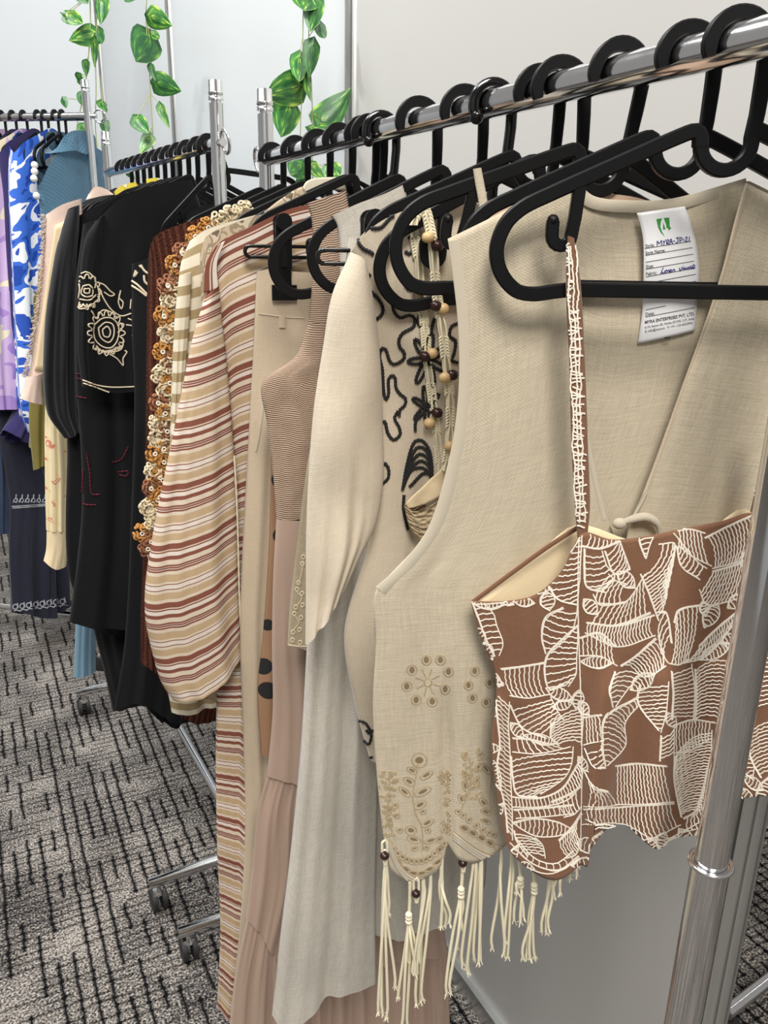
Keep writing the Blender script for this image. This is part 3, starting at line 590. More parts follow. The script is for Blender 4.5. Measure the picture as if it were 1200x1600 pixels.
BARE = [[(160, 410), (320, 400), (330, 470), (315, 560), (325, 640), (160, 650)], [(780, 180), (930, 300), (920, 400), (800, 440), (780, 430), (840, 190)], [(640, 880), (700, 800), (770, 910), (770, 1020), (630, 1030)], [(500, 630), (590, 650), (580, 740), (550, 835), (490, 830)], [(570, 110), (690, 130), (720, 250), (680, 290), (620, 200)], [(500, 1050), (570, 1050), (575, 1130), (520, 1110)], [(330, 1370), (380, 1330), (410, 1400)], [(900, 450), (940, 430), (910, 560)]]
BARE = [[(720+x/2.5, 780+y/2.5) for x, y in p] for p in BARE]
def leaf_fill():
    out = []
    for _ in range(2200):
        x, y = rn.uniform(745, 1195), rn.uniform(835, 1355)
        if any(inside(p, x, y) for p in COVER + BARE): continue
        an = rn.uniform(0, PI); L = rn.uniform(12, 30); w = rn.uniform(7, 13); ca, sa = math.cos(an), math.sin(an)
        q = lambda u, v: (x + ca*u*L - sa*v*w, y + sa*u*L + ca*v*w)
        A = [q(-1, 0), q(-.4, .8), q(.3, .9), q(1, 0)]; B = [q(-1, 0), q(-.3, -.9), q(.4, -.8), q(1, 0)]
        if sum(inside(p, *q(u, v)) for p in COVER for u, v in ((.9, 0), (-.9, 0), (.5, .5), (-.5, .5), (.5, -.5), (-.5, -.5))) > 1 or any(inside(p, *q(u, v)) for p in BARE for u, v in ((.7, 0), (-.7, 0))): continue
        COVER.append(A + B[::-1]); out.append((A, B, max(6, int(L/2.6))))
    return out
L2 = []
for A, B, n in leaf_fill(): L2 += ladder(A, B, n, rn, 1.0)
for A, B, n in [(a, c, max(5, int(m*.74))) for a, c, m in LADS]: L2 += ladder([(720+x/2.5, 780+y/2.5) for x, y in A], [(720+x/2.5, 780+y/2.5) for x, y in B], n, rn, 1.0)
L2 += [[(738, 944), (790, 940), (830, 926), (868, 890), (904, 828)], [(786, 1302), (800, 1336), (830, 1357), (862, 1364), (900, 1344)], [(910, 1288), (975, 1287), (1028, 1312), (1070, 1297), (1100, 1280)], [(904, 830), (903, 950), (906, 1050), (910, 1180), (908, 1330)]]
cords('embroidery', [ft], L2, .00066, M['cord_white'], t, .0006, 3.4, 4, .25)
L3 = []
for i in range(70):
    y = 384 + i*6.3; x0 = 884 + (y-370)*.032; x1 = x0 + 7 + (12 if y > 480 else 0) ; a = rn.uniform(-7, 7)
    L3.append([(x0+rn.uniform(0, 4), y), ((x0+x1)/2, y+a*.6), (x1+rn.uniform(-6, 3), y+a)])
for k in range(3): L3.append([(887+k*6+rn.uniform(-2, 2)+(y-380)*.03, y) for y in range(384, 830, 24)])
L3 += [[(1176+rn.uniform(-2, 6), y), (1192+rn.uniform(-3, 6), y-5)] for y in range(690, 800, 7)]
cords('strap_embroidery', [st1, st2], L3, .0007, M['cord_white'], t, .0006, 4, 4, .8)
mb = MB(); mb.tube([p1.at(x, y, .022) for x, y in ((930, 1290), (945, 1288), (962, 1291), (950, 1294), (935, 1293), (930, 1296))], .0005, 4); put(mb, 'loose_thread', M['cord_white'], t)
# ---- linen vest
p2 = PL[2]; t = G(2, 'vest', 'sleeveless cream linen vest with eyelet hem, knotted fringe and woven size label', 'vest'); VEST = t
Lv = [(700, 373), (707, 420), (717, 520), (716, 620), (701, 720), (668, 828), (622, 890), (586, 926), (588, 1000), (583, 1100), (588, 1200), (597, 1290), (606, 1340)]
Rv = [(890, 279), (894, 330), (902, 450), (909, 560), (918, 660), (933, 740), (950, 812), (962, 850), (965, 950), (966, 1080), (960, 1160), (940, 1230), (918, 1300)]
def vb(s, t):
    f = sstep(.62, .80, t); x = (s-.30)/.035
    return -.010*f*math.exp(-x*x) - .006*f*sstep(.3, .5, s) + .004*math.sin(PI*s)
def vhem(s): return .031*abs(math.sin(PI*min(s/.30, 1)))**.5 if s < .30 else .022*abs(math.sin(PI*(s-.30)/.33)) - .003
vf = cloth('front_panel', p2, [[Lv[i], Rv[i]] for i in range(13)], M['linen'], t, closed=False, off=.006, bulge=vb, hem=vhem, nu=80, nv=110, fold=.0022, freq=2.2, ramp=(.25, .8), wrinkle=.002, wfreq=9, seed=5)
Lr = [(1166, 286), (1150, 340), (1126, 430), (1096, 520), (1063, 610), (1031, 700), (1001, 780), (984, 818), (972, 900), (966, 1050), (960, 1190)]
Rr = [(1290, 345), (1300, 400), (1310, 480), (1312, 560), (1310, 640), (1318, 720), (1345, 800), (1385, 870), (1400, 930), (1400, 1050), (1395, 1170)]
vr = cloth('front_panel', p2, [[Lr[i], Rr[i]] for i in range(11)], M['linen'], t, closed=False, off=.007, nu=50, nv=80, fold=.002, freq=2.5, ramp=(.1, .7), wrinkle=.003, wfreq=12, seed=6)
top = [(702, 375), (760, 345), (830, 308), (890, 281), (925, 312), (985, 318), (1050, 315), (1115, 298), (1166, 282), (1230, 312), (1292, 347)]
cloth('back_panel', p2, [top, [(718, 520), (1000, 520), (1310, 520)], [(716, 640), (1000, 640), (1312, 640)], [(668, 828), (1000, 800), (1345, 800)], [(590, 930), (1000, 930), (1400, 930)], [(592, 1080), (1000, 1050), (1400, 1030)], [(610, 1310), (780, 1310), (880, 1240), (1000, 1190), (1395, 1160)]], M['linen'], t, closed=False, off=-.010, nu=70, nv=70, fold=.002, freq=2, seed=7, linear=True, wrinkle=.002)
# bindings
strip_line('neck_binding', [(893, 290), (925, 316), (985, 323), (1050, 320), (1115, 303), (1166, 288)], .0085, p2, -.009, M['linen_binding'], t)
ab = [(705, 376), (711, 420), (721, 520), (720, 620), (706, 720), (673, 826), (628, 888), (588, 924)]
def surf_strip(name, obj, pts, w, off, mat, parent, thick=.001):
    P = crom([Vector((x, y, 0)) for x, y in pts], len(pts)*8); Q = [hit([obj], q.x, q.y, off) for q in P]; Q = [q for q in Q if q is not None]
    mb = MB(); mb.bar(Q, w, thick, BV[obj.name][1].n); return put(mb, name, mat, parent)
surf_strip('armhole_binding', vf, [(x+7, y-1) for x, y in ab], .0105, .0006, M['linen_binding'], t)
surf_strip('neck_facing', vf, [(x-6, y) for x, y in Rv[1:7]], .004, .0006, M['linen_binding'], t)
surf_strip('neck_facing', vr, [(x+3, y) for x, y in Lr[:8]], .0022, .0006, M['trouser_linen'], t)
mb = MB(); K = [p2.at(x, y, .014) for x, y in ((960, 822), (985, 812), (1010, 808), (1028, 820), (1030, 836))]; mb.tube(crom(K, 16), [.0012+.0026*math.sin(PI*i/16) for i in range(17)], 8)
mb.ball(p2.at(968, 818, .014), .0052, 10, 7, (1.1, .8, .9)); mb.tube(crom([p2.at(x, y, .010) for x, y in ((984, 815), (1000, 790), (1010, 770))], 8), .0012, 6); put(mb, 'tie_knot', M['linen_binding'], t)
# eyelet embroidery on the hem
def ringpx(cx, cy, rx, ry, rot=0.0, n=12): return [(cx + rx*math.cos(2*PI*i/n)*math.cos(rot) - ry*math.sin(2*PI*i/n)*math.sin(rot), cy + rx*math.cos(2*PI*i/n)*math.sin(rot) + ry*math.sin(2*PI*i/n)*math.cos(rot)) for i in range(n+1)]
E1 = []; HOL = []
def cp(x, y): return (560 + x*.2874, 980 + y*.2874)          # 1183-wide study crop -> picture
for (cx, cy) in ((370, 175), (447, 175), (490, 238), (472, 333), (402, 400), (313, 392), (262, 318), (290, 230)): E1.append(ringpx(*cp(cx, cy), 7.6, 8.0)); HOL.append((*cp(cx, cy), 4.2, 5.2, 0))
for (cx, cy) in ((632, 235), (598, 312), (620, 382), (692, 405), (712, 300)): E1.append(ringpx(*cp(cx, cy), 6.8, 7.6)); HOL.append((*cp(cx, cy), 3.8, 4.8, 0))
E1.append(ringpx(*cp(378, 295), 6, 7)); 
for k in range(8):
    an = k*PI/4 + .3; c = cp(378, 295); E1.append([(c[0]+8*math.cos(an), c[1]+9*math.sin(an)), (c[0]+20*math.cos(an), c[1]+22*math.sin(an))])
for (cx, cy, rx, ry, ro) in ((330, 720, 46, 40, 0), (275, 835, 38, 20, .6), (350, 890, 55, 20, -.45), (335, 962, 42, 20, -.5), (370, 800, 44, 18, -.55), (250, 890, 44, 16, .7), (290, 775, 34, 16, .6), (375, 1060, 44, 18, -.5), (285, 1100, 34, 26, .2), (300, 1150, 44, 18, .3), (395, 1155, 46, 14, -.3),
    (165, 990, 34, 12, 1.4), (170, 1060, 34, 12, 1.4), (580, 860, 36, 14, 1.3), (580, 800, 32, 14, 1.2), (560, 930, 32, 14, 1.2), (650, 760, 30, 14, 1.9), (640, 830, 30, 14, 1.9), (690, 765, 44, 14, .9), (678, 950, 36, 16, .8), (690, 1000, 34, 14, .5), (690, 1050, 34, 12, .5)):
    c = cp(cx, cy); k = .2874; E1.append(ringpx(c[0], c[1], rx*k*.9, ry*k, ro)); HOL.append((c[0], c[1], rx*k*.5, ry*k*.45, ro))
for (cx, cy) in ((350, 998), (378, 1100), (440, 1150), (305, 1198), (370, 1195), (440, 1210), (200, 965), (210, 1020), (225, 1100), (575, 690), (660, 690), (545, 1000), (570, 1020), (600, 1045), (640, 1075), (675, 1100), (710, 1115), (735, 1125)): E1.append(ringpx(*cp(cx, cy), 4.6, 4.6)); HOL.append((*cp(cx, cy), 1.8, 1.8, 0))
for i in range(13):                                          # row of rings above the scallop
    u = i/12; x = 165 + 300*u; y = 1145 + 125*math.sin(PI*(u*.9+.05))**.8; E1.append(ringpx(*cp(x, y), 5.4, 5.0)); HOL.append((*cp(x, y), 2.2, 2.0, 0))
E1 += [[cp(320, 740), cp(310, 820), cp(295, 920), cp(310, 1010), cp(345, 1090), cp(348, 1215)], [cp(165, 800), cp(170, 900), cp(160, 1000), cp(185, 1120)], [cp(600, 700), cp(610, 800), cp(600, 900), cp(560, 980)], [cp(725, 780), cp(715, 900), cp(720, 1000)]]
rq = random.Random(3)
for (x0, x1, y0, y1, n) in ((105, 210, 780, 880, 34), (120, 200, 900, 1130, 34), (430, 505, 780, 880, 24), (455, 500, 880, 1120, 26), (570, 670, 660, 960, 40)):
    for _ in range(n): x, y = rq.uniform(x0, x1), rq.uniform(y0, y1); E1.append(ringpx(*cp(x, y), 2.6, 2.6, 0, 6))
for off in (0, 16, 30): E1.append([cp(170 - off*.3, 1150 + off), cp(215, 1270 + off), cp(280, 1340 + off), cp(345, 1365 + off), cp(410, 1340 + off), cp(465, 1270 + off)])
for off in (0, 14, 28): E1.append([cp(520, 1105 + off), cp(590, 1165 + off), cp(680, 1220 + off), cp(770, 1240 + off)])
for i in range(6): 
    u = i/5; x, y = 215 + 215*u, 1262 + 75*math.sin(PI*(u*.9+.05)); E1.append(ringpx(*cp(x, y), 8, 4, .8-1.5*u)); HOL.append((*cp(x, y), 5.5, 2.2, .8-1.5*u))
for i in range(5):
    u = i/4; x, y = 575 + 185*u, 1090 + 105*u; E1.append(ringpx(*cp(x, y), 8, 5, .6)); HOL.append((*cp(x, y), 5.5, 3, .6))
cords('eyelet_embroidery', [vf], E1, .00085, M['embroidery_tan'], t, .0004, 2.6, 4)
cords('scallop_edge', [vf], [[cp(172 - o*.3, 1160 + o), cp(215, 1280 + o), cp(280, 1350 + o), cp(345, 1375 + o), cp(410, 1350 + o), cp(462, 1280 + o)] for o in (4, 18, 32)] + [[cp(520, 1112 + o), cp(590, 1172 + o), cp(680, 1228 + o), cp(770, 1248 + o)] for o in (8, 22, 36)], .0017, M['linen_binding'], t, .0, 4, 6)
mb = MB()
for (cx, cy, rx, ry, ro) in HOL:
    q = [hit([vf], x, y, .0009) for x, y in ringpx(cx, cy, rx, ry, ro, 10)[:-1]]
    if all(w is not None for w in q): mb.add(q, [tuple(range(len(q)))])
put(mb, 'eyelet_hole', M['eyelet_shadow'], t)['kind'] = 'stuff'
# fringe
FRG = [((603, 1362), [(591, 1580), (598, 1583), (604, 1588), (617, 1540), (607, 1425)], 0), ((640, 1412), [(628, 1602), (637, 1604), (648, 1522), (652, 1516), (622, 1556), (636, 1500)], 1), ((662, 1388), [(650, 1566), (657, 1564), (644, 1518)], 0), ((673, 1386), [(660, 1560), (655, 1500)], 0),
       ((690, 1376), [(689, 1446), (697, 1444), (702, 1442)], 0), ((722, 1372), [(698, 1552), (704, 1550), (714, 1480), (722, 1448)], 1), ((740, 1346), [(722, 1505), (732, 1518), (729, 1515)], 0), ((752, 1346), [(741, 1498), (748, 1502), (751, 1500)], 0), ((784, 1350), [(769, 1480), (787, 1490)], 0), ((800, 1352), [(793, 1494), (789, 1470)], 0),
       ((812, 1356), [(807, 1392), (803, 1436), (813, 1440), (818, 1432)], 1), ((835, 1366), [(817, 1496), (822, 1495), (828, 1496), (835, 1494)], 1), ((862, 1364), [(846, 1455), (853, 1456), (857, 1450)], 0), ((873, 1360), [(866, 1400), (875, 1394)], 0), ((896, 1350), [(891, 1372), (901, 1366)], 0), ((905, 1320), [(907, 1344), (903, 1350)], 0)]
rf = random.Random(11)
for gi, (tp, ends, knot) in enumerate(FRG):
    mb = MB(); kn = (tp[0]+rf.uniform(-2, 2), tp[1] + (22 if knot else 6))
    for e in ends:
        o0 = rf.uniform(-3, 3); of = .005 + rf.uniform(-.006, .006)
        pts = [(tp[0]+o0*.6, tp[1]-34), (tp[0]+o0*.4, tp[1]-8), (kn[0]+o0*(.3 if knot else 1), kn[1]), (kn[0]*.55+e[0]*.45+o0+rf.uniform(-2, 2), kn[1]*.6+e[1]*.4), (e[0]+rf.uniform(-2, 2), e[1]-14), e]
        P = crom([p2.at(x, y, of if i > 2 else .003) for i, (x, y) in enumerate(pts)], 18); mb.tube(P, .00145, 6)
        d = (P[-1]-P[-2]).normalized()
        for k in range(6): mb.tube([P[-1]-d*.001, P[-1] + d*.004 + Vector((rf.uniform(-.003, .003), rf.uniform(-.003, .003), rf.uniform(-.001, .001)))], [.0007, .0004], 4)
    if knot:
        for dy in (-5, 0, 6): mb.ball(p2.at(kn[0], kn[1]+dy, .005), .0036, 8, 6, (1, 1, .7))
    put(mb, 'fringe', M['cord_ecru'], t)
for (x, y) in ((601, 1337), (650, 1396), (723, 1348)):
    c = p2.at(x, y, .008); mb = MB(); mb.ball(c, .0042, 14, 9, (1.05, 1.05, .9)); put(mb, 'bead', M['bead_dark'], t)
    mb = MB(); mb.tube(crom([p2.at(x, y+14, .006), p2.at(x-3, y, .006), p2.at(x-3, y-22, .006), p2.at(x+3, y-25, .006), p2.at(x+4, y, .006), p2.at(x+2, y+14, .006)], 16), .0013, 6); put(mb, 'bead_loop', M['cord_ecru'], t)
# woven label with its print
def cq(x, y): return (960 + x/5.0, 300 + y/5.0)
TL = [(175, 165), (198, 250), (215, 340), (221, 420), (222, 560), (223, 700), (222, 900), (215, 1000), (203, 1090), (188, 1188)]; TR = [(550, 112), (585, 215), (612, 320), (632, 400), (650, 530), (659, 640), (657, 800), (651, 900), (643, 1000), (635, 1086)]
lab = cloth('size_label', p2, [[cq(*TL[i]), cq(*TR[i])] for i in range(10)], M['tag_satin'], t, closed=False, off=-.0055, nu=12, nv=40, fold=0, wrinkle=.0005, solid=.0003, bulge=lambda s, t: .0015*math.sin(PI*s) + .002*math.sin(t*5))
def lab_pt(x, y, off=.0004):
    h = hit([lab], *cq(x, y), off); return h if h is not None else p2.at(*cq(x, y), -.0045)
def printed(name, lines, r, mat):
    mb = MB()
    for ln in lines:
        P = crom([Vector((x, y, 0)) for x, y in ln], max(2, len(ln)*3)) if len(ln) > 2 else lin([Vector((*ln[0], 0)), Vector((*ln[1], 0))], 24)
        Q = [lab_pt(q.x, q.y, .0004) for q in P]; mb.bar(Q, r*2, .0002, p2.n)
    o = mb.build(name, mat, lab, False); return o
printed('ruled_line', [[(238, 441), (598, 384)], [(243, 494), (608, 434)], [(245, 548), (615, 484)], [(245, 602), (622, 538)], [(246, 662), (630, 592)], [(248, 712), (634, 641)], [(250, 766), (634, 695)], [(500, 774), (634, 748)], [(243, 920), (400, 888)], [(243, 976), (628, 902)]], .00016, M['print_black'])
printed('handwriting', [[(333, 420), (335, 382), (350, 405), (365, 378), (370, 415)], [(378, 380), (388, 395)], [(400, 372), (388, 395), (383, 420)], [(408, 412), (408, 375), (425, 376), (422, 390), (410, 394), (426, 410)], [(430, 408), (440, 366), (453, 404)], [(434, 392), (450, 388)], [(457, 385), (472, 381)],
    [(480, 360), (503, 354)], [(493, 357), (493, 392), (478, 396)], [(510, 395), (510, 357), (528, 361), (522, 377), (512, 380)], [(533, 375), (546, 372)], [(550, 362), (562, 350), (566, 364), (550, 388), (573, 384)], [(584, 348), (582, 386)],
    [(382, 588), (370, 616), (360, 640)], [(360, 632), (372, 626), (386, 634)], [(393, 612), (391, 634)], [(400, 632), (402, 610), (412, 612), (412, 630)], [(412, 616), (424, 608), (426, 629)], [(432, 620), (446, 612), (438, 604), (432, 618), (440, 628), (449, 621)], [(455, 626), (456, 604)], [(456, 608), (468, 603), (471, 622)],
    [(505, 590), (513, 618), (526, 584)], [(533, 590), (531, 612)], [(534, 578), (535, 575)], [(546, 584), (538, 594), (549, 600), (540, 610)], [(564, 588), (552, 597), (563, 605)], [(576, 584), (568, 596), (578, 602), (584, 590), (575, 584)], [(599, 574), (590, 587), (601, 594), (592, 603)], [(606, 590), (626, 579), (618, 567), (606, 580), (612, 598), (631, 589)]], .00028, M['ink_blue'])
mb = MB()
for poly in ([(327, 212), (372, 205), (362, 235), (358, 270), (372, 312), (394, 348), (362, 318), (342, 280)], [(384, 203), (427, 200), (431, 272), (445, 281), (421, 303), (421, 286), (408, 282), (402, 250)], [(380, 238), (399, 290), (379, 293)], [(380, 262), (397, 292), (379, 293)]): mb.add([lab_pt(x, y, .0003) for x, y in poly], [tuple(range(len(poly)))])
mb.build('green_emblem', M['print_green'], lab, False)
def words(txt, x, y, x2, y2, hpx, bold=0.0):               # flat lettering laid on the label from (x,y) to (x2,y2)
    cu = bpy.data.curves.new('lettering', 'FONT'); cu.body = txt; cu.size = 1.0; cu.offset = bold; cu.resolution_u = 2
    tmp = bpy.data.objects.new('lettering', cu); COL.objects.link(tmp); bpy.context.view_layer.update()
    me0 = bpy.data.meshes.new_from_object(tmp.evaluated_get(bpy.context.evaluated_depsgraph_get())); bpy.data.objects.remove(tmp)
    xs = [v.co.x for v in me0.vertices]; w = max(xs) - min(xs); x0 = min(xs); mb = MB()
    vs = []
    for v in me0.vertices:
        s = (v.co.x-x0)/w; px = x + (x2-x)*s; py = y + (y2-y)*s - v.co.y*hpx; vs.append(lab_pt(px, py, .00035))
    mb.add(vs, [tuple(p.vertices) for p in me0.polygons]); bpy.data.meshes.remove(me0); mb.build('lettering', M['print_black'], lab, False)
words('Style:', 242, 436, 312, 425, 38, .01); words('Style Name:', 243, 490, 395, 465, 36, .01); words('Size:', 246, 597, 305, 587, 38, .01); words('Fabric:', 247, 654, 331, 640, 38, .01); words('Season:', 248, 760, 350, 743, 38, .01); words('Date:', 243, 969, 312, 957, 38, .01)
words('MYRA ENTERPRISES PVT. LTD.', 238, 1031, 625, 962, 36, .02); words('A-74, Sector-83, Noida-201305, U.P., India', 234, 1068, 620, 996, 27, .005); words('E: info@myra.in   P: +91-120-4202900', 240, 1099, 608, 1031, 27, .005)
printed('lettering', [[(390, 1143), (438, 1136)]], .0005, M['print_black'])
# ---- thin-strapped peach camisole behind the vest
p3 = PL[3]; t = G(3, 'camisole', 'pale peach camisole with a thin beige strap, mostly hidden behind the vest', 'camisole')
cloth('strap', p3, [[(739, 264), (752, 262)], [(743, 290), (757, 288)], [(748, 320), (762, 318)], [(752, 380), (766, 378)]], M['linen_binding'], t, depth=.0015, off=.006, nu=6, nv=20, fold=0)
cloth('body', p3, [[(752, 318), (800, 300), (860, 296), (930, 302), (1000, 312), (1060, 340)], [(745, 420), (900, 420), (1070, 420)], [(740, 620), (900, 620), (1090, 620)], [(735, 820), (900, 820), (1100, 820)]], M['peach_cotton'], t, depth=.010, off=-.012, fold=.002, nu=36, nv=30)
# ---- crochet camisole with beaded macrame straps
p4 = PL[4]; t = G(4, 'camisole', 'ecru crochet camisole with beaded macrame straps beside the vest armhole', 'camisole')
cloth('bodice', p4, [[(631, 789), (645, 795), (668, 786), (698, 764), (800, 770)], [(640, 825), (675, 828), (720, 820), (820, 820)], [(656, 850), (690, 868), (740, 870), (830, 870)], [(660, 960), (740, 960), (840, 960)]], M['ecru_crochet'], t, depth=.016, nu=40, nv=30, fold=.001, wrinkle=.003, wfreq=60)
cloth('lining', p4, [[(634, 787), (652, 768), (680, 742), (702, 722), (800, 725)], [(638, 794), (652, 793), (674, 782), (702, 768), (800, 772)]], M['cream_lining'], t, closed=False, off=.004, nu=24, nv=8, fold=.001, wrinkle=.003, wfreq=50)
def macrame(pl, pts, off, knots, parent):
    P = crom([pl.at(x, y, off) for x, y in pts], 90); n = len(P)
    for k in range(4):
        Q = []
        for i, p in enumerate(P):
            kn = max([math.exp(-((i/n-c)/.035)**2) for c in knots]); a = (1-kn*.75)*.0034; sp = 2*PI*k/4 + (i*1.1 if kn > .3 else 0)
            Q.append(p + pl.u*(a*math.cos(2*PI*k/4+.5)) + pl.n*(a*.6*math.sin(2*PI*k/4+.5)))
        mb = MB(); mb.tube(Q, .00125, 6); put(mb, 'strap_cord', M['cord_ecru'], parent)
    mb = MB()
    for c in knots:
        for j in range(-3, 4):
            p = P[min(n-1, max(0, int(c*n)+j))]
            for sx in (-1, 1): mb.torus(p + pl.u*(sx*.0022), .0021, .0011, (sx*.5, .7, .5), 9, 5)
    put(mb, 'strap_knot', M['cord_ecru'], parent)['kind'] = 'stuff'
macrame(p4, [(645, 352), (652, 332), (663, 326), (671, 352), (676, 382), (680, 432), (682, 456), (686, 480), (692, 517), (695, 547), (700, 587), (704, 640), (702, 690), (696, 735)], .007, (.06, .14, .32, .40, .54, .68, .80, .93), t)
macrame(p4, [(646, 345), (650, 382), (655, 412), (657, 455), (662, 492), (665, 527), (667, 557), (672, 594), (677, 632), (683, 680), (688, 735)], -.008, (.1, .36, .45, .66, .80, .93), t)
for (x, y, off, m) in ((669, 371, .011, 'bead_wood'), (683, 384, .010, 'bead_dark'), (681, 478, .011, 'bead_dark'), (692, 482, .010, 'bead_wood'), (695, 590, .011, 'bead_wood'), (707, 586, .009, 'bead_dark'), (654, 453, -.004, 'bead_wood'), (664, 557, -.003, 'bead_dark'), (675, 552, -.004, 'bead_wood'), (671, 661, -.003, 'bead_wood'), (683, 645, -.003, 'bead_dark'), (703, 697, .010, 'bead_wood')):
    c = p4.at(x, y, off); mb = MB(); mb.lathe(c - Vector((0, 0, .0045)), [(.0022, 0), (.0047, .0016), (.0056, .0045), (.0047, .0074), (.0022, .009)], 14); put(mb, 'bead', M[m], t)
# ---- ecru shirt with black cord embroidery
p5 = PL[5]; t = G(5, 'shirt', 'ecru half-sleeved shirt with winding black cord embroidery', 'shirt')
body = cloth('body', p5, [[(546, 397), (566, 368), (598, 343), (650, 321), (705, 298), (760, 330)], [(572, 430), (640, 430), (700, 425), (790, 430)], [(588, 560), (690, 560), (810, 560)], [(592, 720), (690, 720), (820, 720)], [(575, 850), (690, 850), (825, 850)], [(538, 985), (680, 985), (825, 985)], [(552, 1090), (690, 1090), (825, 1090)], [(578, 1187), (690, 1195), (825, 1190)]], M['ecru_cotton'], t, depth=.014, fold=.004, freq=2.5, nu=60, nv=70, seed=9, wrinkle=.002)
slv = cloth('sleeve', p5, [[(548, 394), (562, 402), (574, 420)], [(519, 460), (560, 465), (588, 500)], [(505, 540), (555, 550), (596, 590)], [(490, 640), (545, 650), (598, 668)], [(481, 760), (540, 762), (599, 748)], [(478, 850), (530, 842), (588, 815)], [(478, 920), (520, 900), (562, 868)], [(477, 1006), (505, 960), (545, 903)]], M['ecru_cotton'], t, depth=.024, off=.018, fold=.003, freq=2, nu=40, nv=60, seed=10, wrinkle=.005, wfreq=16, ramp=(.4, .9))
surf_strip('shoulder_seam', body, [(552, 402), (572, 426), (585, 470), (592, 540)], .0012, .0004, M['linen_binding'], t)
def c4(x, y): return (440 + x/4.0, 280 + y/4.0)
def c3(x, y): return (560 + x/3.0, 640 + y/3.0)
CB = [[c4(*q) for q in l] for l in ([(705, 230), (690, 230), (660, 260), (620, 300), (560, 305), (510, 300), (480, 340), (480, 390), (510, 430), (560, 455), (575, 470)], [(555, 590), (545, 610), (550, 680), (600, 740), (630, 790), (630, 840), (595, 875)],
    [(665, 680), (690, 710), (700, 820), (740, 865), (800, 850), (830, 870), (825, 920), (760, 960), (735, 1000), (740, 1050), (765, 1080), (765, 1120), (710, 1155), (680, 1140), (650, 1060), (625, 1060), (615, 1110), (630, 1180), (640, 1330), (655, 1375), (670, 1340), (670, 1250), (690, 1225), (710, 1240), (715, 1300), (740, 1340), (775, 1370), (770, 1410), (740, 1440), (735, 1480)],
    [(790, 360), (815, 380), (820, 440), (800, 465), (770, 450)], [(785, 600), (770, 650), (800, 690), (830, 680)], [(960, 120), (930, 170), (890, 200)], [(1100, 900), (1060, 920), (1050, 980), (1085, 1010), (1075, 1090), (1060, 1130), (1100, 1145)], [(955, 870), (940, 920), (935, 960)], [(860, 840), (855, 900), (880, 930)],
    [(1020, 650), (1015, 690), (1000, 720)])]
for (cx, cy, n, R) in ((915, 1130, 7, 120), (905, 1420, 6, 90)):        # open daisies
    for k in range(n):
        an = 2*PI*k/n + .4; ox, oy = cx + R*.55*math.cos(an), cy + R*.75*math.sin(an)
        CB.append([c4(ox + R*.5*math.cos(an)*math.cos(w) - R*.16*math.sin(an)*math.sin(w), oy + R*.72*math.sin(an)*math.cos(w) + R*.16*math.cos(an)*math.sin(w)) for w in [i*PI/5 for i in range(11)]])
CB += [[c3(*q) for q in l] for l in ([(80, 105), (105, 60), (125, 55), (140, 110), (165, 140), (195, 115), (190, 80), (170, 40), (185, 5)], [(265, 100), (268, 50), (290, 20), (320, 25)], [(105, 350), (140, 320), (140, 270), (120, 250), (100, 290)], [(95, 170), (100, 210), (95, 230)])]
for k in range(5): CB.append([c3(208+k*5, 375-k*14), c3(230+k*5, 250+k*8), c3(262+k*8, 150+k*30), c3(300+k*5, 145+k*34), c3(335, 190+k*26), c3(348, 270+k*18)])
CB += [[c3(215, 400), c3(212, 460), c3(222, 520), c3(230, 560)], [c3(240, 360), c3(300, 300), c3(345, 300)]]
CB += [[(560, 1125), (572, 1130), (580, 1148), (576, 1162), (566, 1150), (562, 1130)], [(563, 1178), (572, 1186), (582, 1182)], [(573, 1140), (576, 1145), (583, 1140)]]
cords('cord_embroidery', [body], CB, .0015, M['cord_black'], t, .001, 2.6, 6, .1, chain=.18)
# ---- grey linen skirt in the clip hanger
p6 = PL[6]; t = G(6, 'skirt', 'pale grey linen wrap skirt with a rounded hem, hanging below the ecru sleeve', 'skirt')
cloth('back_flap', p6, [[(560, 372), (700, 372)], [(540, 700), (720, 700)], [(530, 1000), (760, 1000)], [(540, 1250), (765, 1250)], [(560, 1455), (650, 1456), (758, 1385)]], M['grey_linen'], t, depth=.008, off=-.02, fold=.004, freq=3, nu=30, nv=40, seed=12)
cloth('front_flap', p6, [[(545, 372), (650, 372)], [(515, 600), (640, 600)], [(495, 800), (620, 800)], [(480, 1000), (600, 1000)], [(471, 1150), (592, 1150)], [(455, 1320), (588, 1300)], [(438, 1460), (586, 1430)], [(425, 1586), (446, 1602), (485, 1580), (530, 1550), (588, 1536)]], M['grey_linen'], t, closed=True, depth=.007, off=.002, fold=.0055, freq=1.6, nu=44, nv=70, seed=13, wrinkle=.003)
